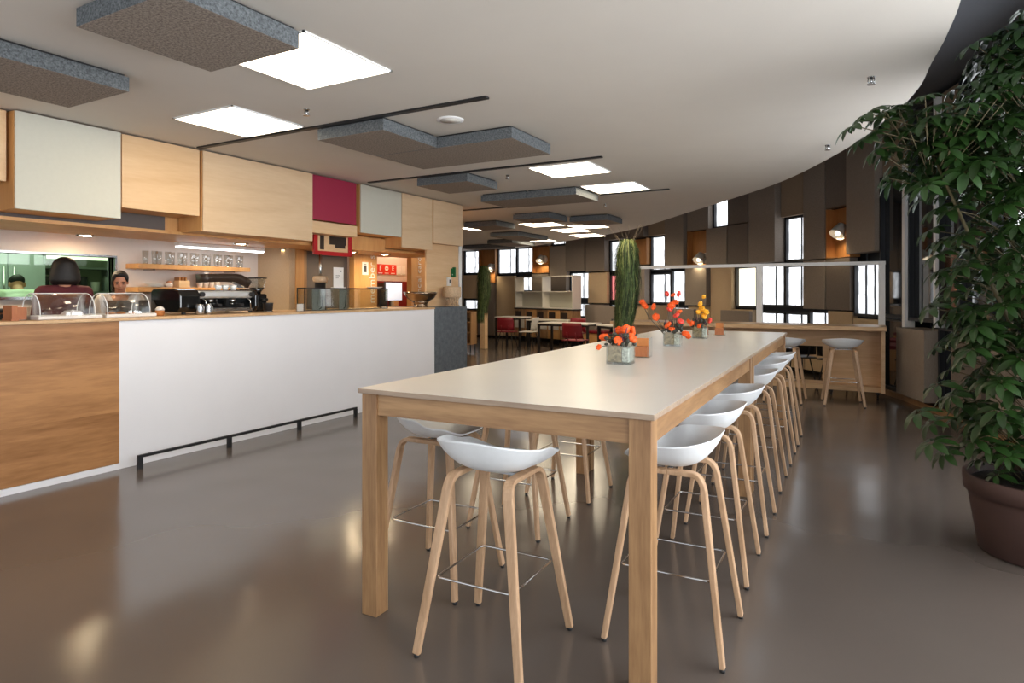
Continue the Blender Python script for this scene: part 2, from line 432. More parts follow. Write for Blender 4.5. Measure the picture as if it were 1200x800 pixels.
wn = [0]
def win_name(): wn[0] += 1; return 'window_%d' % wn[0]
def fpanel(a, b, z0, z1, mat, t0=-.16, t1=0., gap=.012):
    A, B = Vector(a), Vector(b); d = (B - A).normalized() * gap
    o = Vector(((a[0] + b[0]) / 2, (a[1] + b[1]) / 2))
    m = MB().obox(A + d - o, B - d - o, z0 + .012, z1 - .012, t0, t1)
    return struct('wall_right', m, mat, loc=(o.x, o.y, 0))
def fwindow(a, b, z0, z1, pane, rec=-.2, bars=1, glossy=False):
    A, B = Vector(a), Vector(b); o = (A + B) / 2
    A -= o; B -= o; L = (B - A).length; d = (B - A).normalized()
    fr = MB()
    f = .035
    fr.obox(A, A + d * f, z0, z1, rec - .06, rec + .05); fr.obox(B - d * f, B, z0, z1, rec - .06, rec + .05)
    fr.obox(A, B, z0, z0 + .045, rec - .06, rec + .05); fr.obox(A, B, z1 - .03, z1, rec - .06, rec + .05)
    if bars:
        for k in range(bars):
            p = A + d * L * (.36 + .3 * k); fr.obox(p, p + d * .014, z0, z1, rec - .02, rec + .012)
    w = struct(win_name(), fr, M['frame_dark'], loc=(o.x, o.y, 0))
    pn = obj('pane', MB().obox(A + d * f, B - d * f, z0 + .045, z1 - .03, rec - .03, rec - .015), pane, w)
    # slim opening vent hanger seen as a dark sliver at the head
    return w
def fniche(a, b, z0, z1):
    A, B = Vector(a), Vector(b); o = (A + B) / 2; A -= o; B -= o; d = (B - A).normalized()
    m = MB().obox(A + d * .03, B - d * .012, z0, z1, -.2, -.18)
    m.obox(A + d * .012, A + d * .03, z0, z1, -.2, -.02); m.obox(B - d * .03, B - d * .012, z0, z1, -.2, -.02)
    m.obox(A + d * .03, B - d * .03, z0, z0 + .02, -.18, -.02)
    return struct('wall_right', m, M['niche'], loc=(o.x, o.y, 0))
def fcol(i): return FAC[i], FAC[i + 1]
# module heights of the facade
Z0, ZA, ZB, ZC, ZD, ZT = .07, .84, 1.18, 2.07, 2.92, 3.95
TAB = [
 # index of the column's first plan point, [(kind, z0, z1)]
 (0, 'F', [('D', Z0, ZA), ('W', ZA, ZC), ('W', ZC, ZD), ('D', ZD, ZT)]),  # unseen near columns, all window to bring in more light
 (1, 'F', [('D', Z0, ZA), ('W', ZA, ZC), ('W', ZC, ZD), ('D', ZD, ZT)]),
 (2, 'F', [('D', Z0, ZA), ('W', ZA, ZC), ('W', ZC, ZD), ('D', ZD, ZT)]),
 (3, 'F', [('D', Z0, ZA), ('W', ZA, ZC), ('W', ZC, ZD), ('M', ZD, ZT)]),
 (4, 'F', [('D', Z0, 1.1), ('G', 1.1, ZC), ('W', ZC, ZD), ('G', ZD, ZT)]),
 (5, 'F', [('D', Z0, 1.1), ('M', 1.1, ZC), ('W', ZC, ZD), ('M', ZD, ZT)]),
 (6, 'F', [('D', Z0, 1.02), ('G', 1.02, ZC), ('W', ZC, 2.9), ('M', 2.9, ZT)]),
 (7, 'F', [('D', Z0, 1.02), ('G', 1.02, ZD), ('G', ZD, ZT)]),
 (8, 'F', [('G', Z0, 1.05), ('C', 1.1, 2.0), ('G', 2.0, ZD), ('M', ZD, ZT)]),
 (9, 'F', [('Q', .1, 1.02), ('G', 1.1, 2.95), ('G', 2.95, ZT)]),
 (10, 'F', [('G', Z0, 1.1), ('G', 1.12, 3.2), ('M', 3.2, ZT)]),
 (11, 'F', [('B', Z0, 1.08), ('H', 1.1, 1.95), ('P', 2.1, ZT)]),
 (12, 'F', [('B', Z0, ZB), ('D', ZB, ZC), ('N', ZC, ZD), ('D', ZD, ZT)]),
 (13, 'F', [('B', Z0, .84), ('W', .84, ZB - .03), ('D', ZB, ZC), ('D', ZC, ZT)]),
 (14, 'F', [('B', Z0, .8), ('W', .8, 1.1), ('W', 1.2, ZC - .07), ('W', ZC, ZD), ('M', ZD, ZT)]),
 (15, 'F', [('B', Z0, .78), ('W', .78, 1.1), ('W', 1.2, ZC - .03), ('D', ZC, ZT)]),
 (16, 'F', [('B', Z0, 1.14), ('L', 1.16, 2.03), ('D', ZC, ZD), ('D', ZD, ZT)]),
 (17, 'F', [('B', Z0, ZC), ('D', ZC, ZD), ('W', ZD, ZT)]),
 (18, 'F', [('B', Z0, ZB), ('D', ZB, 2.1), ('N', 2.12, ZD), ('D', ZD, ZT)]),
 (19, 'F', [('B', Z0, .82), ('W', .82, 1.14), ('W', 1.23, 2.03), ('D', ZC, ZT)]),
 (20, 'F', [('M', Z0, ZB), ('W', 1.2, 1.97), ('W', 2.03, ZD), ('M', ZD, ZT)]),
 (21, 'F', [('B', Z0, ZB), ('D', ZB, 2.2), ('N', 2.22, ZD - .03), ('D', ZD, ZT)]),
 (22, 'F', [('B', Z0, .92), ('W', .92, 1.16), ('R', 1.25, 1.98), ('W', 2.05, ZD), ('D', ZD, ZT)]),
 (23, 'F', [('D', Z0, 1.16), ('B', 1.18, 2.07), ('D', ZC, ZT)]),
 (24, 'F', [('B', Z0, .74), ('W', .76, 1.18), ('W', 1.29, 2.08), ('D', 2.1, ZT)]),
 (25, 'F', [('D', Z0, 1.97), ('D', 1.98, 2.9), ('W', ZD, ZT)]),
 (26, 'F', [('D', Z0, 2.07), ('N', 2.09, ZD), ('D', ZD, ZT)]),
 (27, 'F', [('B', Z0, 1.5), ('W', 1.52, 2.0), ('W', 2.1, ZD), ('D', ZD, ZT)]),
 (28, 'F', [('B', Z0, 2.04), ('W', 2.08, ZD), ('D', ZD, ZT)]),
 (29, 'F', [('D', Z0, 1.8), ('N', 1.82, ZD), ('D', ZD, ZT)]),
 (30, 'F', [('N', Z0, .88), ('W', .9, 1.25), ('B', 1.28, 2.09), ('W', 2.12, ZD), ('D', ZD, ZT)]),
 (31, 'F', [('N', Z0, .88), ('D', .9, ZT)]),
]
pr_ = random.Random(3)
for i, _, rows in TAB:
    a, b = fcol(i)
    for k, z0, z1 in rows:
        if k == 'W' and i < 6: fwindow(a, b, z0, z1, M['pane_fill'])  # added fill light: near panes glow far stronger than the others
        elif k == 'D': fpanel(a, b, z0, z1, M[pr_.choice(('fab_dark', 'fab_dark', 'fab_deep'))], t1=pr_.choice((-.02, .01, .04, .07)), gap=.018)
        elif k == 'M': fpanel(a, b, z0, z1, M['fab_mid'], t1=-.05)
        elif k == 'B': fpanel(a, b, z0, z1, M['fab_beige'], t1=-.06)
        elif k == 'P': fpanel(a, b, z0, z1, [M['fab_grey']], t0=-.2, t1=.06)
        elif k == 'Q': fpanel(a, b, z0, z1, [M['fab_grey']], t0=-.2, t1=.14)
        elif k == 'W': fwindow(a, b, z0, z1, M['pane'])
        elif k == 'R': fwindow(a, b, z0, z1, M['pane_red'])
        elif k == 'L': fwindow(a, b, z0, z1, M['pane_warm'], bars=0)
        elif k == 'G': fwindow(a, b, z0, z1, M['gloss'], rec=-.06, bars=0)
        elif k == 'H': fwindow(a, b, z0, z1, M['pane'], rec=-.12, bars=2)
        elif k == 'C': fwindow(a, b, z0, z1, M['copper'], rec=-.06, bars=0)
        elif k == 'N': fniche(a, b, z0, z1)

struct('trim_30', MB().obox((.43, 10.33), (.40, 10.40), .08, 3.3, -.1, .03), M['white_metal'])
struct('trim_31', MB().obox((.72, 9.46), (.70, 9.50), 1.05, 3.9, -.1, .03), M['white_metal'])
# ---------------- wall behind the bar, soffit, pass-through to the kitchen
wl = MB()
wl.box(-7.5, -7.4, -1.2, 6.0, 0, 1.44); wl.box(-7.5, -7.4, -1.2, 6.0, 1.875, 2.9)
wl.box(-7.5, -7.4, 4.07, 6.0, 1.44, 1.875); wl.box(-7.5, -7.4, -1.2, .9, 1.44, 1.875)
struct('wall_left', wl, M['wall_white'])
w = MB().box(-7.52, -7.37, .86, 4.09, 1.41, 1.44).box(-7.52, -7.37, .86, 4.09, 1.875, 1.895).box(-7.52, -7.37, 4.07, 4.09, 1.44, 1.875).box(-7.52, -7.37, .86, .9, 1.44, 1.875).box(-7.5, -7.4, 2.25, 2.28, 1.44, 1.875)
pw = struct('window_90', w, M['steel'])
obj('pane', MB().box(-7.46, -7.452, .9, 4.07, 1.44, 1.875), M['glass_green'], pw)
# kitchen beyond
struct('wall_kitchen', MB().box(-10.6, -10.5, -1.2, 6.1, 0, 2.9), M['steel_wall'])
struct('wall_kitchen', MB().box(-10.5, -7.5, 5.9, 6.0, 0, 2.9), M['steel_wall'])
struct('floor', MB().box(-10.5, -6.36, -1.2, 9.9, 0, .12), M['grey_door'])
# return walls between bar and service area
struct('wall_left', MB().box(-7.4, -6.78, 6.0, 6.1, .12, 2.9), M['fab_beige'])
struct('trim_1', MB().box(-6.86, -6.76, 6.1, 6.24, .12, 2.9), M['maple_warm'])
struct('trim_2', MB().box(-6.95, -6.86, 6.24, 6.38, .12, 2.9), M['oak'])
struct('door_1', MB().box(-7.1, -7.04, 6.38, 7.36, .12, 2.9), M['grey_door'])
wm = struct('wall_left', MB().box(-7.0, -6.9, 7.36, 7.88, .12, 2.9), M['maple_warm'])
struct('wall_left', MB().box(-7.0, -6.9, 8.76, 9.95, .12, 2.9), M['maple_warm'])
struct('wall_left', MB().box(-7.0, -6.9, 7.88, 8.74, 2.12, 2.9), M['maple_warm'])
struct('wall_left', MB().box(-13, -6.9, 9.95, 10.05, .0, 2.9), M['maple_warm'])
struct('wall_left', MB().box(-7.75, -7.62, 7.36, 9.95, .12, 2.9), M['wall_white'])
# wood soffit over the bar with dark fascia
struct('trim_3', MB().box(-7.4, -6.16, -1.2, 8.62, 2.1, 2.9), M['maple_warm'])
struct('trim_4', MB().box(-6.16, -6.14, -1.2, 3.87, 2.1, 2.9), M['grey_door'])
struct('trim_5', MB().box(-6.9, -6.1, -1.2, 8.6, 2.07, 2.1), M['maple_warm'])
struct('trim_6', MB().box(-5.89, -5.86, 7.80, 8.66, 0, 2.9), M['maple'])
struct('trim_7', MB().box(-5.92, -5.85, 8.67, 8.74, 0, 2.9), M['white_metal'])
# black slot tracks in the ceiling
for k, (x0, x1, y) in enumerate([(-5.72, -2.42, 3.95), (-5.62, -2.44, 6.26), (-6.1, -5.2, 9.17), (-3.4, -2.4, 8.66)]):
    struct('trim_%d' % (10 + k), MB().box(x0, x1, y - .025, y + .025, 2.885, 2.9), M['black_metal'])
# ------------------------------------------------------------------ ceiling things
def ceiling_light(x0, x1, y0, y1, label):
    cx, cy = (x0 + x1) / 2, (y0 + y1) / 2; a, b = (x1 - x0) / 2, (y1 - y0) / 2
    t = thing('ceiling_light', label, 'ceiling light', (cx, cy, 2.9), 0, 'square ceiling lights')
    f = MB()
    for q in ((-a, a, -b, -b + .012), (-a, a, b - .012, b), (-a, -a + .012, -b, b), (a - .012, a, -b, b)): f.box(q[0], q[1], q[2], q[3], -.012, 0)
    obj('frame', f, M['white_metal'], t)
    obj('diffuser', MB().box(-a + .012, a - .012, -b + .012, b - .012, -.008, -.001), M['light_panel'], t)
for q in [
 (-3.41, -2.67, 2.46, 3.19, 'large square ceiling light right beside the nearest grey felt block'),
 (-4.94, -4.21, 3.18, 3.89, 'square ceiling light above the bar, touching the first black slot'),
 (-3.39, -2.65, 6.40, 7.10, 'square ceiling light just past the second black slot over the long table'),
 (-3.37, -2.63, 7.84, 8.56, 'square ceiling light at the end of the double felt block'),
 (-6.31, -5.57, 11.48, 12.22, 'small far ceiling light under the left of two paired felt blocks'),
 (-5.58, -4.90, 12.25, 13.05, 'far ceiling light under the right of two paired felt blocks'),
 (-6.27, -5.58, 12.88, 13.66, 'farther ceiling light just behind the pair of felt blocks'),
 (-7.84, -7.15, 11.55, 12.25, 'far ceiling light showing as a thin strip beyond the cabinets'),
 (-8.15, -7.45, 15.0, 15.8, 'farthest ceiling light, in front of the curved facade'),
 (-6.45, -5.75, 14.3, 15.05, 'far ceiling light beyond the felt blocks, near the facade')]:
    ceiling_light(*q)
def baffle(x0, x1, y0, y1, label):
    cx, cy = (x0 + x1) / 2, (y0 + y1) / 2; a, b = (x1 - x0) / 2, (y1 - y0) / 2
    t = thing('ceiling_baffle', label, 'acoustic baffle', (cx, cy, 2.79), 0, 'grey felt ceiling baffles')
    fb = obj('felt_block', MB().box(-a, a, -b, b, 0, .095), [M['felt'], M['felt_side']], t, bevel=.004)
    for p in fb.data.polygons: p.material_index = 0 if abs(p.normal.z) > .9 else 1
    obj('mounting_plate', MB().box(-a + .02, a - .02, -b + .02, b - .02, .095, .11), M['black_metal'], t)
for q in [
 (-3.42, -2.68, 1.70, 2.44, 'nearest square grey felt block, left of the big ceiling light'),
 (-4.96, -4.22, 1.68, 2.42, 'square grey felt block above the offwhite overhead cabinet'),
 (-4.15, -3.42, 3.98, 4.71, 'front square felt block of the L shape beside the first black slot'),
 (-4.15, -2.65, 4.72, 5.47, 'double felt block forming the long arm of the L shape'),
 (-4.87, -4.13, 6.29, 6.98, 'single felt block hung right behind the second black slot'),
 (-4.91, -4.17, 7.83, 8.62, 'left half of the joined felt pair before the far area'),
 (-4.165, -3.42, 7.83, 8.62, 'right half of the joined felt pair, its end lit by the ceiling light'),
 (-5.61, -4.89, 10.03, 10.80, 'felt block at the left of the far pair above paired lights'),
 (-4.87, -4.12, 10.85, 11.62, 'felt block at the right of the far pair above paired lights'),
 (-7.12, -6.36, 10.72, 11.46, 'far felt block just beyond the wooden overhead cabinets'),
 (-7.80, -7.05, 12.85, 14.4, 'far double felt block before the curved facade'),
 (-8.95, -8.2, 14.6, 15.9, 'far felt block with one end glowing from a ceiling light'),
 (-10.6, -9.2, 15.9, 16.6, 'farthest felt block, low at the left by the facade windows')]:
    baffle(*q)
def sprinkler(x, y, label):
    t = thing('ceiling_sprinkler', label, 'sprinkler', (x, y, 2.9), 0, 'ceiling sprinklers')
    obj('escutcheon', MB().lathe([(.024, -.006), (.024, 0)]), M['steel'], t)
    obj('head', MB().cyl((0, 0, -.008), (0, 0, -.045), .01).cyl((0, 0, -.045), (0, 0, -.05), .026).tube([(-.016, 0, -.008), (-.02, 0, -.028), (-.008, 0, -.045)], .004, 6).tube([(.016, 0, -.008), (.02, 0, -.028), (.008, 0, -.045)], .004, 6), M['steel'], t)
for x, y, l in [(-3.81, 3.54, 'sprinkler head between the two nearest ceiling lights and the black slot'), (-3.82, 6.70, 'sprinkler head left of the ceiling light behind the second slot'),
                (-3.71, 9.66, 'sprinkler head near the thin far slot, beyond the double felt block'), (0.0, 4.83, 'sprinkler head under the bright right part of the ceiling'), (-.364, 6.85, 'sprinkler head close to the curved ceiling edge')]:
    sprinkler(x, y, l)
t = thing('ceiling_speaker', 'flat round white speaker in the notch of the L shaped felt', 'speaker', (-3.01, 4.33, 2.9))
obj('rim', MB().lathe([(.085, -.01), (.11, -.008), (.112, 0)], cap=False), M['white_metal'], t)
obj('grille', MB().lathe([(0, -.012), (.085, -.01)]), M['ceiling'], t)

# ------------------------------------------------------------------ overhead cabinets
def cabinet(y0, y1, z0, mat, label, dx=0.):
    t = thing('hanging_cabinet', label, 'cabinet', (-5.77 + dx, (y0 + y1) / 2, z0), 0)
    h = 2.885 - z0; a = (y1 - y0) / 2
    obj('body', MB().box(-.37 - dx, -.02, -a, a, 0.002, h), M['maple_warm'], t)
    obj('door', MB().box(-.018, .0, -a + .003, a - .003, 0, h), mat, t, bevel=.002)
    return t
cabinet(1.50, 2.40, 2.34, M['maple'], 'wood overhead cabinet cut off by the left picture edge', -.05)
cabinet(2.42, 3.22, 2.13, M['white_door'], 'large offwhite overhead cabinet, leftmost white door', .03)
cabinet(3.24, 3.995, 2.235, M['maple'], 'short wood overhead cabinet between the white and the widest cabinet')
cabinet(4.015, 5.44, 2.09, M['maple_pale'], 'widest pale wood overhead cabinet above the coffee machine', .02)
cabinet(5.45, 6.195, 2.355, M['red_door'], 'wine red overhead cabinet', 0)
cabinet(6.255, 7.08, 2.26, M['white_door'], 'smaller offwhite overhead cabinet right of the wine red one', .02)
cabinet(7.09, 7.805, 2.12, M['maple_pale'], 'wood overhead cabinet hanging lowest, right of the smaller white one', .02)
cabinet(7.815, 8.61, 2.23, M['maple_pale'], 'last wood overhead cabinet, at the end of the row', .03)
struct('trim_20', MB().box(-6.14, -5.8, 5.45, 6.24, 2.2, 2.34), M['maple'])
struct('trim_21', MB().box(-6.14, -6.05, 6.26, 7.08, 2.06, 2.24), M['maple_warm'])

def downlight(y, label, x=-6.45):
    t = thing('ceiling_downlight', label, 'downlight', (x, y, 2.07), 0, 'warm downlights under the cabinets')
    obj('ring', MB().lathe([(.07, 0), (.07, -.012), (.085, -.01), (.087, 0)], cap=False), M['steel'], t)
    obj('lamp_disc', MB().lathe([(0, -.006), (.07, -.006)], cap=False), M['warm_disc'], t)
    real_light('downlight_beam', 'SPOT', (0, 0, -.03), 10, (1, .78, .5), t, spot_size=2.3, spot_blend=.6, shadow_soft_size=.05)
for x, y, l in [(-6.95, 2.3, 'warm downlight at the left end above the bar staff'), (-7.0, 3.57, 'warm downlight between the two women behind the bar'), (-6.6, 5.11, 'warm downlight above the coffee machine'), (-6.9, 6.06, 'warm downlight at the inner wall corner'), (-6.5, 6.9, 'warm downlight over the glass display case'), (-6.5, 7.6, 'warm downlight over the metal bowl')]:
    downlight(y, l, x)
for x, y, e, l in ((-7.3, 9.0, 38, 'added fill downlight over the red pictogram sign in the service opening'), (-6.6, 9.3, 30, 'added fill downlight before the wood pillar with white lettering')):  # lamps added without a known source, to brighten the sign wall and pillar
    t = thing('ceiling_downlight', l, 'downlight', (x, y, 2.9), 0, 'added fill downlights by the service opening')
    obj('ring', MB().lathe([(.06, 0), (.06, -.012), (.08, -.01), (.082, 0)], cap=False), M['steel'], t)
    obj('lamp_disc', MB().lathe([(0, -.006), (.06, -.006)], cap=False), M['warm_disc'], t)
    real_light('downlight_beam', 'SPOT', (0, 0, -.04), e, (1, .85, .65), t, spot_size=2.6, spot_blend=.6, shadow_soft_size=.06)
t = thing('hanging_light_bar', 'slim white strip light above the glass shelf', 'strip light', (-7.05, 5.19, 2.01))
obj('housing', MB().box(-.06, .05, -.6, .6, .015, .06), M['white_metal'], t, bevel=.004)
obj('tube', MB().box(-.045, .04, -.59, .59, 0, .016), M['light_strip'], t)

# ------------------------------------------------------------------ bar counter
t = thing('bar_counter', 'bar counter with oak plank front, left of the white front', 'counter', (-5.5, 1.6, 0))
obj('plank_front', MB().box(-.06, 0, -1.6, 1.47, .053, 1.243), M['counter_wood'], t)
obj('plinth', MB().box(-.06, 0, -1.6, 1.47, 0, .05), M['white_front'], t)
obj('carcass', MB().box(-.7, -.06, -1.6, 1.47, 0, 1.24), M['grey_door'], t)
t = thing('bar_counter', 'long smooth white bar counter front behind the foot rail', 'counter', (-5.5, 5.29, 0))
obj('white_front', MB().box(-.06, 0, -2.22, 2.225, 0, 1.243), M['white_front'], t, bevel=.003)
obj('carcass', MB().box(-.7, -.06, -2.22, 2.22, 0, 1.24), M['grey_door'], t)
t = thing('bar_counter', 'grey stone-like end block of the bar counter', 'counter', (-5.5, 7.95, 0))
obj('slab', MB().box(-.75, .004, -.425, .41, 0, 1.268), M['stone'], t, bevel=.004)
t = thing('bar_worktop', 'pale wood worktop running along the whole bar', 'worktop', (-5.5, 3.76, 1.245))
obj('top', MB().box(-.82, .015, -3.76, 3.75, 0, .024), M['bar_oak'], t, bevel=.002)
t = thing('foot_rail', 'low black metal foot rail on the floor before the white counter', 'foot rail', (-5.36, 4.45, 0))
obj('rail', MB().box(-.012, .012, -1.31, 1.31, .095, .118), M['black_metal'], t)
for k in range(4): obj('post', MB().box(-.014, .014, -.02, .02, 0, .095), M['black_metal'], t, loc=(0, -1.29 + .86 * k, 0))

# ------------------------------------------------------------------ long high table
TA = math.radians(1.4)
T0 = Vector((-2.065, 2.225))          # front left corner of the top
ux, uy = Vector((math.cos(TA), math.sin(TA))), Vector((-math.sin(TA), math.cos(TA)))
def tp(a, b, z=0.): p = T0 + ux * a + uy * b; return (p.x, p.y, z)
def high_table(b0, L, label):
    W = 1.385
    t = thing('high_table', label, 'table', tp(0, b0), TA, 'high oak tables')
    top = MB().box(0, W, 0, L, 1.0185, 1.0405, 0)
    top.mi = [0, 0, 0, 0, 0, 0]
    me = obj('tabletop', top, [M['ply'], M['laminate']], t, bevel=.0015)
    # laminate only on the upper face
    for p in me.data.polygons: p.material_index = 1 if p.normal.z > .9 else 0
    ap = [(.09, W - .09, .022, .047), (.09, W - .09, L - .047, L - .022), (.022, .047, .09, L - .09), (W - .047, W - .022, .09, L - .09)]
    for k, q in enumerate(ap): obj('apron', MB().box(q[0], q[1], q[2], q[3], .922, 1.0185), M['oak_x' if k < 2 else 'oak_y'], t)
    for x in (.015, W - .1):
        for y in (.012, L - .097): obj('leg', MB().box(0, .085, 0, .085, 0, 1.0185), M['oak'], t, loc=(x, y, 0), bevel=.003)
high_table(0, 2.71, 'near half of the long white-topped high table on square oak legs')
high_table(2.714, 2.71, 'far half of the long white-topped high table, carrying two flower vases')

# ------------------------------------------------------------------ stools
def sm(a, b, x):
    t = min(1, max(0, (x - a) / (b - a))); return t * t * (3 - 2 * t)
def seat_mesh():
    N, R = 48, 9
    def surf(k, r, off):
        a = 2 * PI * k / N                       # 0 = back (-y), pi = front (+y)
        sx, cy = math.sin(a), -math.cos(a)
        e = 2.5
        q = (abs(sx) ** e + abs(cy) ** e) ** (-1 / e)
        X, Y = sx * q * .248, cy * q * .205
        ang = abs(((a + PI) % (2 * PI)) - PI)      # 0 at back .. pi at front
        h = .140 - .032 * sm(0, 1.55, ang) - .034 * sm(1.55, 2.1, ang) - .046 * sm(2.15, 2.8, ang)
        tip = math.exp(-((ang - 2.12) / .22) ** 2)
        X *= 1 + .06 * tip; Y *= 1 + .10 * tip
        z = .748 + h * r ** (3.2 - 1.3 * sm(1.6, 2.8, ang))
        return (X * r, Y * r, z - off)
    m = MB(); vs = []
    for side, off in ((0, 0), (1, .011)):
        for i in range(1, R + 1):
            for k in range(N): vs.append(surf(k, i / R, off if i < R else off * .6))
        vs.append((0, 0, .748 - off))
    fs = []; S = R * N + 1
    for side in (0, 1):
        o = side * S
        for i in range(R - 1):
            for k in range(N):
                f = (o + i * N + k, o + i * N + (k + 1) % N, o + (i + 1) * N + (k + 1) % N, o + (i + 1) * N + k)
                fs.append(f if side else f[::-1])
        for k in range(N):
            f = (o + R * N, o + k, o + (k + 1) % N); fs.append(f[::-1] if side else f)
    m.add(vs, fs, True)
    rim = [vs[(R - 1) * N + k] for k in range(N)] + [vs[S + (R - 1) * N + k] for k in range(N)]
    m.add(rim, [(k, (k + 1) % N, N + (k + 1) % N, N + k) for k in range(N)], True)
    return m
def make_stool(label):
    t = thing('bar_stool', label, 'bar stool', (0, 0, 0), 0, 'white shell bar stools')
    obj('seat', seat_mesh(), M['white_plastic'], t)
    for s in (-1, 1):
        for q in (-1, 1):
            foot = Vector((s * .235, q * .243, .012)); C = Vector((s * .135, q * .146, .728))
            P1 = C + (foot - C) * .085; P0 = Vector((s * .13, q * .098, .728))
            path = [Vector((s * .13, 0, .728)), P0 + Vector((0, 0, 0))]
            for k in range(1, 8):
                u = k / 8; path.append(P0 * (1 - u) ** 2 + C * 2 * u * (1 - u) + P1 * u * u)
            path += [P1, foot]
            n = len(path)
            leg = obj('leg', MB().ribbon(path, (1, 0, 0), [.044] * (n - 2) + [.043, .032], [.02] * (n - 2) + [.024, .022]), M['oak_leg'], t, bevel=.004)
            obj('glide', MB().cyl((foot.x, foot.y, 0), (foot.x, foot.y, .012), .011), M['black_metal'], leg)
    a, b, z = .175, .186, .315
    ring = []
    for cx, cy, a0 in ((a - .02, b - .02, 0), (-a + .02, b - .02, 90), (-a + .02, -b + .02, 180), (a - .02, -b + .02, 270)):
        for k in range(5): th = math.radians(a0 + 22.5 * k); ring.append((cx + .02 * math.cos(th), cy + .02 * math.sin(th), z))
    obj('footrest', MB().tube(ring, .005, 8, closed=True), M['chrome'], t)
    br = MB().box(-.12, .12, -.012, .012, .722, .732); br.cyl((-.06, 0, .728), (-.06, 0, .742), .012).cyl((.06, 0, .728), (.06, 0, .742), .012)
    obj('seat_bracket', br, M['steel'], t)
    return t
s0 = make_stool('white shell stool at the near end of the long table, under its front edge')
s0.location = (-1.385, 2.33, 0); s0.rotation_euler = (0, 0, TA)
for x, y, rz, lab in [
    (-1.975, 2.75, -90, 'white shell stool on the left side, right behind the left front table leg'),
    (-1.975, 3.62, -90, 'middle white shell stool on the left side, mostly hidden under the table'),
    (-1.97, 4.39, -90, 'white shell stool on the left side just before the middle table leg'),
    (-.755, 2.81, 90, 'nearest white shell stool on the right side, behind the right front table leg'),
    (-.79, 3.59, 90, 'second white shell stool on the right side of the long table'),
    (-.80, 4.36, 90, 'third stool on the right side, last before the middle table leg'),
    (-.835, 5.33, 90, 'first stool on the right side beyond the middle table leg'),
    (-.85, 6.18, 90, 'next to last white stool on the right side of the long table'),
    (-.865, 6.98, 90, 'farthest white stool on the right side of the long table'),
    (-1.03, 9.5, -4, 'white stool at the far high counter, partly behind the table end'),
    (-.33, 9.6, 6, 'white stool alone in the open before the far high counter')]:
    dup(s0, (x, y, 0), TA + math.radians(rz), lab)

# ------------------------------------------------------------------ far high counter with white frame
t = thing('high_counter', 'long wooden high counter on casters with a white frame on top', 'counter', (0, 9.9, 0))
obj('top', MB().box(-3.72, .18, 0, .75, .965, 1.02), M['bar_oak'], t, bevel=.003)
obj('end_panel', MB().box(.12, .165, .08, .72, .12, .965), M['bar_oak'], t)
obj('back_panel', MB().box(-.62, .12, .5, .54, .17, .965), M['bar_oak'], t)
obj('apron', MB().box(-3.66, -.62, .5, .54, .70, .965), M['bar_oak'], t)
obj('end_panel', MB().box(-3.70, -3.66, .08, .72, .12, .965), M['bar_oak'], t)
obj('back_panel', MB().box(-3.66, -1.25, .5, .54, .17, .7), M['bar_oak'], t)
obj('base_board', MB().box(-3.70, .165, .3, .72, .1, .17), M['bar_oak'], t)
for x in (.08, -.12, -.5, -1.6, -2.5, -3.4):
    c = obj('caster', MB().cyl((-.012, 0, .045), (.012, 0, .045), .045), M['black_metal'], t, loc=(x, .42, 0))
    obj('fork', MB().box(-.02, .02, -.02, .02, .05, .1), M['dark_metal'], c)
fr = obj('frame', MB().box(-3.72, .18, .68, .73, 1.885, 1.935), M['white_metal'], t)
for x in (.09, -1.56, -3.72): obj('frame_post', MB().box(x, x + .085, .66, .74, 1.02, 1.885), M['white_metal'], t)

# ------------------------------------------------------------------ facade lamps
def wall_lamp(a, b, z, label, f=.42):
    A, B = Vector(a), Vector(b); d = (B - A).normalized(); n = Vector((-d.y, d.x)); p = A + (B - A) * f + n * -.178
    t = thing('wall_lamp', label, 'wall lamp', (p.x, p.y, z), math.atan2(n.y, n.x), 'round wall lamps in the wood niches')
    obj('wall_disc', MB().cyl((0, 0, 0), (.03, 0, 0), .125, .118, 28), M['lamp_white'], t)
    obj('arm', MB().tube([(.03, 0, 0), (.1, .0, .02), (.15, 0, .02)], .016), M['lamp_white'], t)
    sh = MB(); ax = Vector((.62, .12, -.75)).normalized(); c = Vector((.19, .0, .0))
    sh.tube([c - ax * .11, c - ax * .10, c + ax * .10], [.06, .085, .125], 24, cap=False); sh.cyl(c - ax * .1105, c - ax * .11, .06, n=24)
    obj('lamp_shade', sh, M['lamp_white'], t)
    obj('bulb', MB().ball(c + ax * .06, .045), M['bulb'], t)
    q = c + ax * .15
    real_light('wall_lamp_beam', 'SPOT', q, 12, (1, .8, .5), t, spot_size=2.4, spot_blend=.7, shadow_soft_size=.04, rot=(0, math.radians(20), 0))
wall_lamp(FAC[12], FAC[13], 2.52, 'round wall lamp in the nearest orange wood niche, above the far counter', .35)
wall_lamp(FAC[18], FAC[19], 2.28, 'wall lamp just above the white frame bar, right of the tall grass', .35)
wall_lamp(FAC[26], FAC[27], 2.52, 'wall lamp in a lit niche between the far windows and dark panels', .45)
wall_lamp(FAC[29], FAC[30], 2.32, 'farthest wall lamp, beside the far grass column', .25)
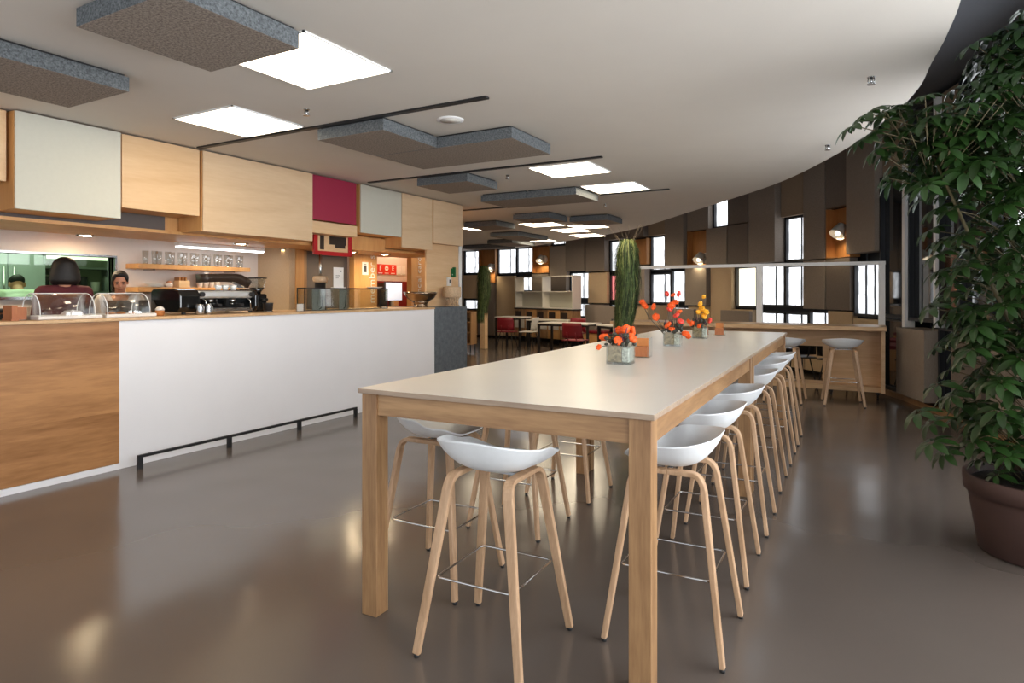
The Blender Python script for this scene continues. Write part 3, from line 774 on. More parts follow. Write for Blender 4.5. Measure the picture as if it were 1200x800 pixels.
# ------------------------------------------------------------------ things on the bar worktop
WZ = 1.2695
t = thing('menu_board', 'upright narrow wooden board at the left end of the worktop', 'menu board', (-5.68, 2.365, WZ))
obj('board', MB().box(-.07, .07, -.02, .02, 0, .115), M['block'], t, bevel=.003)
obj('foot', MB().box(-.075, .075, -.024, .024, 0, .012), M['block'], t)
t = thing('napkin_holder', 'clear acrylic box with wooden block on the bar, left of the cake trays', 'holder', (-5.72, 2.44, WZ))
obj('acrylic_box', MB().box(-.06, .06, -.05, -.046, 0, .115).box(-.06, .06, .046, .05, 0, .115).box(-.06, .06, -.046, .046, 0, .004), M['acryl'], t)
obj('block', MB().box(-.05, .05, -.044, .03, .005, .1), M['block'], t)
t = thing('card_reader', 'small black box at the far left on the bar worktop', 'box', (-6.0, 2.43, WZ))
obj('body', MB().box(-.12, .12, -.11, .05, 0, .085), M['black_metal'], t, bevel=.008)
obj('stripe', MB().box(.121, .123, -.1, .04, .045, .055), M['steel'], t)

def cake_tray(y0, y1, x, label, foods):
    L = y1 - y0
    t = thing('cake_tray', label, 'cake tray', (x, (y0 + y1) / 2, WZ), 0, 'covered cake trays')
    obj('tray', MB().box(-.15, .15, -L / 2, L / 2, 0, .012).box(-.16, -.145, -L / 2, L / 2, .004, .03).box(.145, .16, -L / 2, L / 2, .004, .03).box(-.145, .145, -L / 2, -L / 2 + .014, .004, .03).box(-.145, .145, L / 2 - .014, L / 2, .004, .03), M['tray'], t, bevel=.004)
    m = MB(); N = 14; R = .14; hh = .175; vs = []; fs = []
    for e in (-L / 2 + .02, L / 2 - .05):
        for k in range(N + 1): a = PI * k / N; vs.append((R * math.cos(a), e, .03 + hh * math.sin(a) ** .8))
    for k in range(N): fs.append((k, k + 1, N + 2 + k, N + 1 + k))
    fs.append(list(range(N + 1))); fs.append(list(range(N + 1, 2 * N + 2))[::-1])
    m.add(vs, fs, True)
    c = obj('dome', m, M['acryl'], t)
    rim = MB()
    for e in (-L / 2 + .02, L / 2 - .05):
        rim.tube([(R * math.cos(PI * k / N), e, .03 + hh * math.sin(PI * k / N) ** .8) for k in range(N + 1)], .004, 6)
    rim.tube([(0, -L / 2 + .02, .03 + hh), (0, L / 2 - .05, .03 + hh)], .004, 6)
    obj('rim', rim, M['white_plastic'], c)
    return t
cake_tray(2.50, 2.97, -5.72, 'left white cake tray under a clear acrylic dome', 0)
cake_tray(3.0, 3.43, -5.72, 'right white cake tray under a clear acrylic dome, holding pastries', 0)
k = 0
for x, y, r in [(-5.68, 3.10, .042), (-5.67, 3.19, .045), (-5.74, 3.15, .04), (-5.68, 3.29, .036)]:
    p = MB(); N = 12
    for j in range(5): a = -.9 + j * .45; p.ball((math.sin(a) * r, -math.cos(a) * r * .4, .014 + .008 * math.cos(a)), (r * .42, r * .42, r * .36), 8, 6)
    tag(obj('pastry', p, M['pastry'], None, (x, y, WZ + .012)), 'small brown pastry under the right acrylic dome', 'pastry', 'pastries under the dome')
tag(obj('napkin', MB().add([(-.06, -.08, 0), (.06, -.08, 0), (.06, .08, 0), (-.06, .08, 0), (-.05, -.03, .05), (.05, -.02, .06), (.04, .05, .05), (-.04, .05, .045)], [(0, 1, 5, 4), (1, 2, 6, 5), (2, 3, 7, 6), (3, 0, 4, 7), (4, 5, 6, 7), (3, 2, 1, 0)]), M['white_cloth'], None, (-5.7, 2.80, WZ + .0135)), 'white folded napkin under the left acrylic dome', 'napkin')
t = thing('cash_register', 'black tilted touch screen behind the right cake tray', 'screen', (-6.12, 3.52, WZ), 0)
obj('base', MB().box(-.1, .08, -.1, .1, 0, .03), M['black_metal'], t, bevel=.006)
obj('screen', MB().add([(.0, -.19, .03), (.0, .19, .03), (-.02, .19, .03), (-.02, -.19, .03), (-.06, -.21, .14), (-.06, .21, .14), (-.08, .21, .14), (-.08, -.21, .14)], [(0, 1, 5, 4), (1, 2, 6, 5), (2, 3, 7, 6), (3, 0, 4, 7), (4, 5, 6, 7), (3, 2, 1, 0)]), M['black_metal'], t)
t = thing('sugar_jar', 'small white and orange pot right of the cake trays', 'pot', (-5.66, 3.52, WZ))
obj('pot', MB().lathe([(.028, 0), (.04, .02), (.038, .04), (.034, .05)]), M['pastry'], t)
obj('lid', MB().lathe([(.036, .05), (.04, .06), (.025, .08), (.006, .088), (0, .09)]), M['tray'], t)
for y, l in ((3.92, 'left steel milk jug in front of the coffee machine'), (4.01, 'right steel milk jug in front of the coffee machine')):
    j = thing('milk_jug', l, 'jug', (-5.66, y, WZ))
    obj('jug', MB().lathe([(.036, 0), (.04, .012), (.036, .06), (.032, .085), (.034, .1), (.031, .1), (.029, .085), (.033, .06), (.034, .014), (0, .01)]), M['steel'], j)
    obj('handle', MB().tube([(.034, 0, .085), (.062, 0, .08), (.064, 0, .04), (.038, 0, .025)], .004, 6), M['steel'], j)
# coffee machine
t = thing('espresso_machine', 'wide black and chrome espresso machine on the bar', 'coffee machine', (-5.96, 4.33, WZ))
sd = MB(); pr2 = [(-.24, .02), (.2, .02), (.235, .06), (.235, .19), (.2, .235), (.12, .25), (-.2, .25), (-.24, .22)]
def side(y0, y1): m = MB(); n = len(pr2); m.add([(x, y0, z) for x, z in pr2] + [(x, y1, z) for x, z in pr2], [list(range(n)), list(range(n, 2 * n))[::-1]] + [(i, n + i, n + (i + 1) % n, (i + 1) % n) for i in range(n)]); return m
obj('side_panel', side(-.57, -.36), M['espresso_black'], t, bevel=.012)
obj('side_panel', side(.28, .32), M['espresso_black'], t, bevel=.01)
obj('chassis', MB().box(-.22, .0, -.36, .28, .03, .22), M['espresso_black'], t)
obj('front_panel', MB().box(-.02, .2, -.36, .28, .155, .232), M['steel_bright'], t, bevel=.02)
cup = MB(); cup.box(-.22, .16, -.36, .28, .232, .24)
obj('cup_tray', cup, M['chrome'], t)
cv = MB(); vs = []; N = 10
for e, hh in ((.02, 0), (.17, 0)):
    for i in range(N + 1): u = i / N; vs.append((e, -.26 + .5 * u, .262 + .062 * math.sin(min(1, .62 + u * .6) * PI * .5) * (1 - max(0, (u - .72) / .28) ** 2)))
fs = [(i, i + 1, N + 2 + i, N + 1 + i) for i in range(N)]
cv.add(vs, fs, True)
c_ = obj('top_cover', cv, M['espresso_brown'], t); md = c_.modifiers.new('solid', 'SOLIDIFY'); md.thickness = .085; md.offset = -1
for y in (-.16, .1):
    g = obj('group_head', MB().cyl((.1, y, .155), (.1, y, .105), .034).cyl((.1, y, .108), (.1, y, .085), .028), M['chrome'], t)
    obj('portafilter', MB().cyl((.13, y, .095), (.27, y, .085), .013, .016), M['black_metal'], g)
obj('drip_tray', MB().box(-.02, .2, -.36, .28, .02, .055), M['steel'], t, bevel=.006)
obj('grille', MB().box(.0, .19, -.34, .26, .056, .06), M['black_metal'], t)
for y in (-.3, .22): obj('steam_wand', MB().tube([(.17, y, .16), (.22, y + .01, .13), (.2, y + .03, .04)], .006, 8), M['chrome'], t)
for y in (-.33, .25): obj('knob', MB().cyl((.19, y, .195), (.235, y, .195), .024), M['black_metal'], t)
for x in (-.2, .18):
    for y in (-.5, .26): obj('foot', MB().cyl((x, y, 0), (x, y, .02), .02), M['black_metal'], t)
for y in (-.24, -.16, -.06): tag(obj('cup', MB().lathe([(.022, 0), (.034, .03), (.036, .05), (.033, .05), (.03, .028), (0, .006)]), M['white_plastic'], None, (-5.84, 4.33 + y + .16, WZ + .2405)), 'white cup turned up on the tray of the coffee machine', 'cup', 'cups on the coffee machine')
t = thing('coffee_grinder', 'coffee grinder with clear bean hopper right of the coffee machine', 'grinder', (-6.1, 4.93, WZ))
obj('body', MB().box(-.09, .09, -.075, .075, 0, .2), M['espresso_black'], t, bevel=.02)
obj('neck', MB().lathe([(.045, .2), (.05, .22), (.085, .27)]), M['espresso_black'], t)
h = obj('hopper', MB().lathe([(.085, .27), (.105, .365), (.105, .372), (.1, .37), (.08, .272)]), M['glass'], t)
obj('lid', MB().lathe([(.11, .372), (.112, .382), (0, .39)]), M['black_metal'], h)
obj('spout', MB().box(.09, .16, -.03, .03, .12, .15), M['espresso_black'], t, bevel=.008)
t = thing('knock_box', 'small black pot standing right of the coffee grinder', 'pot', (-5.85, 4.88, WZ))
obj('pot', MB().lathe([(.035, 0), (.05, .02), (.055, .085), (.06, .1), (.054, .1), (.05, .08), (0, .07)]), M['black_metal'], t)
obj('base', MB().lathe([(.055, 0), (.055, .008), (.036, .012)]), M['steel'], t)
# glass display case
t = thing('display_case', 'long low glass display case with dark top edge on the bar', 'display case', (-5.84, 5.98, WZ))
X0, X1, Y0, Y1, HH = .03, .16, -.73, .72, .27
g = MB().box(X1 - .006, X1, Y0, Y1, .006, HH - .012).box(X0, X1, Y0, Y0 + .006, .006, HH - .012).box(X0, X1, Y1 - .006, Y1, .006, HH - .012)
obj('glass_front', g, M['glass_case'], t)
fr = MB().box(X0, X1 + .004, Y0 - .004, Y1 + .004, HH - .012, HH)
obj('glass_top', MB().box(X0, X1, Y0, Y1, HH - .012, HH - .006), M['glass_case'], t)
e = MB()
for y in (Y0, Y1 - .01): e.box(X0, X1 + .004, y, y + .012, HH - .014, HH)
e.box(X1 - .008, X1 + .004, Y0, Y1, HH - .014, HH); e.box(X0, X0 + .01, Y0, Y1, HH - .014, HH)
for y in (Y0, Y1 - .01):
    for x in (X0, X1 - .008): e.box(x, x + .01, y, y + .01, 0, HH - .014)
obj('rim', e, M['dark_metal'], t)
obj('base', MB().box(X0, X1, Y0, Y1, 0, .006), M['dark_metal'], t)
for y0, y1, l in ((5.40, 5.66, 'wide folded sheet steel panel inside the glass case'), (5.84, 6.01, 'narrow folded sheet steel panel inside the glass case')):
    cy = (y0 + y1) / 2; a = (y1 - y0) / 2
    q = thing('steel_panel', l, 'steel panel', (-5.715, cy, WZ + .0065))
    obj('sheet', MB().box(-.008, 0, -a, a * .5, 0, .245).box(-.07, -.0, a * .5, a * .5 + .006, 0, .245), M['steel_bright'], q)
    obj('hook', MB().tube([(.004, -a * .2, .01), (.004, a * .1, .03), (.004, a * .3, .2)], .004, 6), M['black_metal'], q)
t = thing('glass_block', 'small clear acrylic stand at the left corner of the glass case', 'stand', (-5.63, 5.14, WZ))
obj('stand', MB().box(-.03, .03, -.05, .05, 0, .09), M['acryl'], t); obj('card', MB().box(-.005, .0, -.045, .045, .005, .085), M['paper'], t)
# red framed board above the bar with its pole and the pot below
t = thing('hanging_menu', 'red framed picture board hanging under the wine red cabinet', 'menu board', (-6.02, 6.02, 1.955))
obj('frame', MB().box(0, .03, -.33, .33, 0, .05).box(0, .03, -.33, -.27, .05, .3).box(0, .03, .27, .33, .05, .3), M['red'], t, bevel=.002)
pic = MB().box(.002, .012, -.27, .27, .05, .3)
obj('picture', pic, M['maple'], t)
obj('picture_dark', MB().box(.0125, .014, -.22, -.15, .07, .26).box(.0125, .014, -.06, .24, .14, .28).box(.0125, .014, .04, .22, .1, .14), M['espresso_brown'], t)
t = thing('bar_tap', 'thin steel pole with a pale round knob behind the glass case', 'pole', (-6.0, 5.80, WZ))
obj('pole', MB().cyl((0, 0, .34), (0, 0, .69), .018), M['steel'], t)
obj('ball', MB().lathe([(.04, .335), (.085, .345), (.095, .38), (.085, .415), (.03, .42)]), M['wicker'], t)
obj('post', MB().lathe([(.075, 0), (.07, .02), (.07, .335)]), M['black_metal'], t)
t = thing('table_sign', 'white sign sheet standing on the glass case', 'sign', (-5.75, 5.86, WZ + .2705))
obj('sheet', MB().box(-.004, 0, -.085, .085, 0, .255), M['paper'], t)
obj('foot', MB().box(-.03, .03, -.1, .1, 0, .008), M['paper'], t)
for q in ((.02, .05, .2, .215), (-.05, .02, .15, .156), (-.05, .03, .135, .14), (-.05, 0, .12, .125)): obj('print', MB().box(.0005, .001, *q), M['ink'], t)
t = thing('serving_plate', 'white flat plate lying on the right end of the glass case', 'plate', (-5.74, 6.5, WZ + .2705))
obj('plate', MB().lathe([(.05, 0), (.08, .004), (.11, .016), (.107, .018), (.08, .008), (0, .006)]), M['tray'], t)
obj('foot_ring', MB().lathe([(.06, -.0), (.06, .004)]), M['tray'], t)
# metal bowl
t = thing('metal_bowl', 'wide polished metal bowl on a short stand near the counter end', 'bowl', (-5.74, 7.50, WZ))
R = [(.03, .065), (.11, .08), (.195, .13), (.235, .19), (.25, .225), (.243, .225), (.228, .19), (.185, .14), (.1, .09), (0, .082)]
obj('bowl', MB().lathe(R, n=36), M['bronze'], t)
obj('stand', MB().lathe([(.11, 0), (.11, .012), (.1, .015), (.1, .06), (.13, .085)]), M['bronze'], t)
t = thing('woven_lamp', 'pale woven drum lamp standing on the grey counter end', 'table lamp', (-5.66, 8.19, WZ + .009))
obj('lamp_shade', MB().lathe([(.135, .13), (.14, .14), (.14, .29), (.135, .295), (.13, .29), (.13, .14)], n=28), M['wicker'], t)
bs = MB()
for k in range(14):
    a = 2 * PI * k / 14; bs.tube([(.11 * math.cos(a), .11 * math.sin(a), 0), (.07 * math.cos(a + .3), .07 * math.sin(a + .3), .06), (.12 * math.cos(a + .6), .12 * math.sin(a + .6), .14)], .008, 6)
obj('base', bs, M['wicker'], t); obj('pole', MB().cyl((0, 0, 0), (0, 0, .2), .012).lathe([(.12, 0), (.12, .008), (0, .01)]), M['wicker'], t)

# ------------------------------------------------------------------ wall shelves with glasses
def shelf(y0, y1, z, label):
    t = thing('wall_shelf', label, 'shelf', (-7.4, (y0 + y1) / 2, z)); a = (y1 - y0) / 2
    obj('board', MB().box(.002, .25, -a, a, -.055, 0), M['maple_warm'], t, bevel=.003)
    obj('bracket', MB().box(.003, .2, -a + .2, -a + .22, -.07, -.055).box(.003, .2, a - .22, a - .2, -.07, -.055), M['steel'], t)
shelf(4.2, 5.68, 1.81, 'upper wooden wall shelf carrying a row of drinking glasses')
shelf(4.2, 5.6, 1.545, 'lower wooden wall shelf carrying cups and wooden holders')
g0 = None
for k in range(17):
    y = 4.32 + k * .079; x = -7.22 + (.05 if k % 2 else 0)
    if g0 is None:
        g0 = thing('drinking_glass', 'clear drinking glass on the upper wooden wall shelf', 'glass', (x, y, 1.8105), 0, 'glasses on the upper shelf')
        obj('bowl', MB().lathe([(.026, .0), (.03, .004), (.036, .15), (.034, .15), (.028, .01), (0, .008)], n=14), M['glass'], g0)
        obj('base', MB().lathe([(.026, 0), (.028, .012), (0, .014)], n=14), M['chrome'], g0)
    else: dup(g0, (x, y, 1.8105))
for k, (y, n) in enumerate([(5.0, 5), (5.08, 6), (5.16, 3), (5.24, 3)]):
    m = MB()
    for j in range(n): m.lathe([(.026, j * .022), (.036, .075 + j * .022), (.037, .08 + j * .022), (.033, .08 + j * .022)], n=14)
    tag(obj('cup_stack', m, M['paper'], None, (-7.22, y, 1.5455)), ['tall stack of white paper cups, left of the pair', 'tallest stack of white paper cups on the lower shelf', 'short stack of paper cups next to the tall ones', 'short rightmost stack of paper cups on the lower shelf'][k], 'paper cups', 'paper cups on the lower shelf')
t = thing('bread_basket', 'wooden caddy with light wooden lids on the lower shelf', 'basket', (-7.22, 4.76, 1.5455))
obj('box', MB().box(-.06, .06, -.07, .07, 0, .08), M['maple'], t, bevel=.004)
for k in range(3): obj('slat', MB().box(-.05, .05, -.06 + .04 * k, -.045 + .04 * k, .08, .12), M['niche'], t)
t = thing('stacked_plates', 'low stack of pale plates at the left of the lower shelf', 'plates', (-7.22, 4.42, 1.5455))
for k in range(4): obj('plate', MB().lathe([(.05, 0), (.1, .008), (.098, .011), (0, .006)], n=20), M['tray'], t, loc=(0, 0, k * .011))
t = thing('coffee_pot', 'small white pot with brown lid on the lower shelf', 'pot', (-7.22, 4.6, 1.5455))
obj('pot', MB().lathe([(.035, 0), (.045, .03), (.035, .055)], n=16), M['tray'], t); obj('lid', MB().lathe([(.036, .055), (.03, .065), (0, .075)], n=16), M['block'], t)
tag(obj('power_socket', MB().box(0, .008, -.1, .1, -.035, .035).cyl((.008, -.05, 0), (.01, -.05, 0), .022).cyl((.008, .05, 0), (.01, .05, 0), .022), M['paper'], None, (-7.4, 4.06 + .12, 1.335), bevel=.002), 'white double power socket on the wall below the shelves', 'socket')

# ------------------------------------------------------------------ lettering, signs
def vtext(s, size, loc, name, label):
    me = text_mesh(s, size)
    # face +x, reading upwards
    R = Matrix(((0, 0, 1, 0), (0, -1, 0, 0), (1, 0, 0, 0), (0, 0, 0, 1)))
    R = Matrix(((0, 0, 1, 0), (0, -1, 0, 0), (1, 0, 0, 0), (0, 0, 0, 1)))
    # text x -> world z, text y -> world -y, text z -> +x
    me.transform(R)
    return tag(obj(name, me, M['letter'], None, loc), label, 'lettering')
vtext('member s', .19, (-6.895, 7.76, 1.70), 'wall_lettering', 'white upright lettering reading member s on the wood wall')
vtext('financial card', .165, (-6.895, 8.97, 1.68), 'wall_lettering', 'white upright lettering reading financial card on the wood pillar')
t = thing('paper_notice', 'small white printed notice on the wood wall by the lettering', 'notice', (-6.898, 7.60, 1.86))
obj('sheet', MB().box(0, .004, -.07, .07, -.1, .1), M['paper'], t)
for q in ((-.03, .03, -.06, .05), (-.025, .025, .06, .07)): obj('print', MB().box(.004, .005, *q), M['ink'], t)
t = thing('wall_sign', 'red sign with three white pictograms on the wall behind the opening', 'sign', (-7.618, 8.95, 1.9))
obj('panel', MB().box(0, .006, -.27, .27, -.09, .09), M['red_sign'], t)
ic = MB(); z = .02
ic.box(.006, .008, -.19, -.17, z - .04, z + .05).box(.006, .008, -.17, -.135, z + .03, z + .05).box(.006, .008, -.17, -.145, z - .005, z + .012)
ic.cyl((.006, 0, z), (.008, 0, z), .048, n=18); ic.box(.006, .008, .15, .165, z - .04, z + .05).box(.006, .008, .165, .2, z + .034, z + .05).box(.006, .008, .165, .2, z - .002, z + .014).box(.006, .008, .165, .2, z - .04, z - .026)
for y in (-.17, 0, .17): ic.box(.006, .008, y - .055, y + .055, -.075, -.06)
obj('pictogram', ic, M['paper'], t); obj('smile', MB().box(.008, .009, -.03, .03, z - .008, z + .004), M['red_sign'], t)
for y, l in ((9.30, 'left blank grey notice beside the red pictogram sign'), (9.43, 'right blank grey notice beside the red pictogram sign')):
    q = thing('wall_notice', l, 'notice', (-7.618, y, 1.89)); obj('sheet', MB().box(0, .004, -.055, .055, -.085, .085), M['paper'], q); obj('edge', MB().box(.004, .005, -.05, .05, -.085, -.06), M['white_door'], q)
t = thing('pinboard', 'dark red poster wall panel low behind the service opening', 'poster', (-7.618, 9.15, 1.25))
obj('panel', MB().box(0, .01, -.5, .5, -.25, .44), M['chair_red'], t)
obj('dark_figure', MB().box(.01, .012, -.45, -.2, -.25, .4).box(.01, .012, -.15, -.08, -.1, .3), M['espresso_brown'], t)
obj('arch_shape', MB().box(.01, .013, -.05, .12, -.25, .22), M['maple'], t)
t = thing('monitor', 'computer monitor with a white screen behind the metal bowl', 'monitor', (-6.2, 7.45, 1.2705))
obj('screen', MB().box(0, .008, -.18, .18, .1, .36), M['screen'], t)
obj('bezel', MB().box(-.03, -.0, -.19, .19, .09, .37), M['dark_metal'], t)
obj('stand', MB().box(-.05, -.02, -.03, .03, .01, .12).box(-.1, .06, -.1, .1, 0, .012), M['steel'], t)
t = thing('exit_sign', 'small green exit sign standing out from the wood end wall', 'sign', (-5.858, 8.5, 1.81))
obj('plate', MB().box(0, .05, -.012, .012, -.08, .08).box(0, .006, -.06, .06, -.08, .06), M['green_sign'], t)
obj('arrow', MB().box(.0062, .008, -.03, .03, -.045, -.03).box(.0062, .008, -.01, .01, -.03, .03), M['paper'], t)
t = thing('light_switch', 'white light switch box on the wood end wall', 'switch', (-5.858, 8.37, 1.66))
obj('box', MB().box(0, .03, -.05, .05, -.07, .07), M['paper'], t, bevel=.004); obj('rocker', MB().box(.03, .035, -.012, .016, -.03, .03), M['ink'], t)

# ------------------------------------------------------------------ kitchen
t = thing('fridge', 'tall pale fridge inside the kitchen behind the glass', 'fridge', (-10.14, 4.05, .12))
obj('body', MB().box(-.35, .3, -.45, .45, .0, 1.98), M['fridge'], t, bevel=.01); obj('door', MB().box(.3, .34, -.44, .0, .05, 1.95).box(.3, .34, .01, .44, .05, 1.95), M['fridge'], t, bevel=.006)
obj('handle', MB().cyl((.37, -.05, 1.0), (.37, -.05, 1.7), .012).cyl((.37, .06, 1.0), (.37, .06, 1.7), .012), M['steel'], t)
t = thing('kitchen_table', 'steel work table inside the kitchen', 'work table', (-9.4, 4.6, .12))
obj('top', MB().box(-.25, .25, -2.6, .9, .88, .92), M['steel_dull'], t)
for x in (-.22, .22):
    for y in (-2.5, .8): obj('leg', MB().box(x - .02, x + .02, y - .02, y + .02, 0, .88), M['steel_dull'], t)
obj('shelf', MB().box(-.23, .23, -2.5, .85, .3, .33), M['steel_dull'], t)
for z, l in ((1.5, 'lower steel shelf on the kitchen wall'), (1.86, 'upper steel shelf on the kitchen wall')):
    t = thing('kitchen_shelf', l, 'shelf', (-10.5, 5.2, z)); obj('board', MB().box(.005, .4, -.62, .6, -.03, 0), M['steel_dull'], t); obj('bracket', MB().box(.005, .3, -.4, -.38, -.12, -.03).box(.005, .3, .38, .4, -.12, -.03), M['steel_dull'], t)
rr = random.Random(5)
for k in range(7):
    y = 4.68 + k * .17; h_ = rr.uniform(.14, .26)
    tag(obj('kitchen_pot', MB().lathe([(.05, 0), (.06, .01), (.06, h_ * .8), (.062, h_), (.05, h_), (0, h_ - .01)], n=14), M[rr.choice(['steel_dull', 'tray', 'dark_metal'])], None, (-10.25, y, 1.501)), 'kitchen container on the lower steel shelf', 'container', 'containers in the kitchen')
t = thing('ceiling_hood_light', 'long greenish strip light high in the kitchen', 'strip light', (-9.4, 4.7, 2.05))
obj('housing', MB().box(-.06, .06, -.6, .7, .0, .06), M['steel_dull'], t); obj('tube', MB().box(-.05, .062, -.58, .68, -.03, .0), M['kit_light'], t)
t = thing('ceiling_hood_light', 'wide bright extractor hood light in the kitchen', 'strip light', (-10.0, 5.1, 1.98))
obj('housing', MB().box(-.3, .2, -.65, .6, .0, .07), M['steel_dull'], t); obj('tube', MB().box(.2, .21, -.6, .55, -.03, .03), M['kit_light'], t)
real_light('kitchen_light', 'AREA', (-9.0, 3.6, 2.8), 45, (.9, 1, .85), size=1.6)
struct('ceiling', MB().box(-10.5, -7.5, -1.2, 6, 2.9, 2.95), M['wall_white'])
# ------------------------------------------------------------------ people
def remesh(mb, voxel, smooth=4):
    me = mb.mesh('tmp'); o = bpy.data.objects.new('tmp', me); COL.objects.link(o)
    r = o.modifiers.new('r', 'REMESH'); r.mode = 'VOXEL'; r.voxel_size = voxel; r.use_smooth_shade = True
    s_ = o.modifiers.new('s', 'SMOOTH'); s_.factor = .5; s_.iterations = smooth
    bpy.context.view_layer.update()
    out = bpy.data.meshes.new_from_object(o.evaluated_get(bpy.context.evaluated_depsgraph_get()))
    bpy.data.objects.remove(o); bpy.data.meshes.remove(me)
    for p in out.polygons: p.use_smooth = True
    return out
def limb(m, P, R, n=14):
    for i in range(len(P) - 1):
        m.tube([P[i], P[i + 1]], [R[i], R[i + 1]], n)
    for p, r in zip(P, R): m.ball(p, r * 1.0, 12, 8)
def hand(m, w, d, nrm, s=1.):
    """palm and five bent fingers; w wrist, d finger direction, nrm back of the hand"""
    w = Vector(w); d = Vector(d).normalized(); n = Vector(nrm).normalized(); sd = d.cross(n)
    for k in range(4): limb(m, [w + sd * (.012 * (k - 1.5)), w + d * .075 + sd * (.019 * (k - 1.5))], [.014, .012], 8)
    for k, L in enumerate((.07, .08, .075, .058)):
        b = w + d * .078 + sd * (.019 * (k - 1.5)); m1 = b + d * L * .5 - n * .012; m2 = m1 + d * L * .28 - n * .02; m3 = m2 + d * L * .12 - n * .02
        limb(m, [b, m1, m2, m3], [.0095, .009, .0085, .007], 8)
    b = w + d * .025 - sd * .028; limb(m, [b, b + d * .03 - sd * .025 - n * .01, b + d * .06 - sd * .03 - n * .02], [.012, .011, .009], 8)
def person(name, label, loc, rot, H, skin, top_mat, hair_kind, bend=0., nod=0., sleeve=.6, arms=((.20, .10, 1.08, .12, .33, 1.12), (.20, .10, 1.08, .12, .33, 1.12)), bottom=None):
    """upright figure facing local +y. H scales a 1.70 m figure."""
    k = H / 1.70
    t = thing(name, label, 'person', loc, rot)
    def B(x, y, z):                        # bend the upper body forward about the hips
        if z > .95 and bend:
            a = bend * min(1, (z - .95) / .25); zz, yy = z - .95, y
            y, z = yy * math.cos(a) + zz * math.sin(a), .95 + zz * math.cos(a) - yy * math.sin(a)
        return Vector((x * k, y * k, z * k))
    neck = (0, .0, 1.45)
    def Hd(x, y, z):                       # head points, nodding about the top of the neck
        zz, yy = z - 1.47, y - .01
        y2, z2 = yy * math.cos(nod) + zz * math.sin(nod), zz * math.cos(nod) - yy * math.sin(nod)
        return B(x, y2 + .01, 1.47 + z2)
    m = MB()
    # trunk
    def ell(c, r, f=B): m.ball(f(*c), tuple(v * k for v in r), 18, 12)
    trunk = [((0, 0, .93), (.165, .115, .12)), ((0, .005, 1.04), (.14, .10, .11)), ((0, .01, 1.16), (.145, .105, .12)), ((0, .01, 1.27), (.16, .11, .11)), ((0, -.005, 1.36), (.155, .085, .075))]
    for c, r in trunk: ell(c, r)
    limb(m, [B(0, -.005, 1.38), B(0, .0, 1.47), Hd(0, .01, 1.52)], [.07 * k, .05 * k, .05 * k])
    # head: skull, face, jaw, nose, cheeks, ears
    ell((0, -.008, 1.605), (.073, .088, .085), Hd); ell((0, .03, 1.565), (.058, .062, .075), Hd); ell((0, .048, 1.515), (.036, .04, .032), Hd)
    ell((0, .098, 1.57), (.011, .015, .02), Hd); ell((0, .106, 1.56), (.014, .012, .010), Hd)
    for s in (-1, 1):
        ell((s * .034, .062, 1.56), (.026, .026, .028), Hd); ell((s * .073, -.005, 1.575), (.01, .018, .028), Hd); ell((s * .028, .08, 1.604), (.024, .014, .008), Hd)
    ell((0, .088, 1.53), (.02, .012, .008), Hd)
    for s, A in zip((-1, 1), arms):
        sh, el, wr = B(s * .165, -.005, 1.375), B(s * A[0], A[1], A[2]), B(s * A[3], A[4], A[5])
        limb(m, [sh, sh.lerp(el, .5), el, el.lerp(wr, .4), wr], [.058 * k, .048 * k, .04 * k, .038 * k, .026 * k])
        hand(m, wr, (wr - el), (0, 0, 1), k)
        limb(m, [B(s * .09, 0, .9), Vector((s * .1 * k, .01 * k, .5 * k)), Vector((s * .1 * k, .015 * k, .42 * k)), Vector((s * .1 * k, -.01 * k, .08 * k))], [.095 * k, .062 * k, .056 * k, .04 * k])
        limb(m, [Vector((s * .1 * k, -.02 * k, .04 * k)), Vector((s * .11 * k, .13 * k, .032 * k))], [.038 * k, .032 * k])
    obj('body', remesh(m, .0075), skin, t)
    # clothes
    m = MB()
    for c, r in trunk[1:]: m.ball(B(*c), tuple(v * k + .014 for v in r), 18, 12)
    m.ball(B(0, 0, .93), (.185 * k, .135 * k, .12 * k), 18, 12)
    for s, A in zip((-1, 1), arms):
        sh, el, wr = B(s * .165, -.005, 1.375), B(s * A[0], A[1], A[2]), B(s * A[3], A[4], A[5])
        e2 = sh.lerp(el, min(1, sleeve * 1.6)); P = [B(s * .06, -.005, 1.40), sh, e2]; R = [.055 * k, .073 * k, .06 * k]
        if sleeve > .7: P += [el, el.lerp(wr, .75)]; R += [.055 * k, .045 * k]
        limb(m, P, R)
    sh_ = remesh(m, .011, 5)
    if hair_kind == 'back':                # open V neckline
        bm = bmesh.new(); bm.from_mesh(sh_)
        top_, low = B(0, 0, 1.44), B(0, .1, 1.25)
        bmesh.ops.delete(bm, geom=[f for f in bm.faces if f.calc_center_median().y > -.02 * k and f.calc_center_median().z > low.z and abs(f.calc_center_median().x) < (f.calc_center_median().z - low.z) * .5], context='FACES')
        for v in bm.verts:
            if v.is_boundary and v.co.y > 0:
                xx = max(0, (v.co.z - low.z) * .5)
                if abs(abs(v.co.x) - xx) < .02: v.co.x = math.copysign(xx, v.co.x)
        bm.to_mesh(sh_); bm.free()
    obj('shirt', sh_, top_mat, t)
    m = MB(); m.ball(B(0, 0, .9), (.178 * k, .13 * k, .11 * k), 16, 10)
    for s in (-1, 1): limb(m, [B(s * .09, 0, .9), Vector((s * .1 * k, .01 * k, .5 * k)), Vector((s * .1 * k, -.01 * k, .1 * k))], [.112 * k, .078 * k, .062 * k])
    obj('trousers', remesh(m, .013, 4), M['trousers'], t)
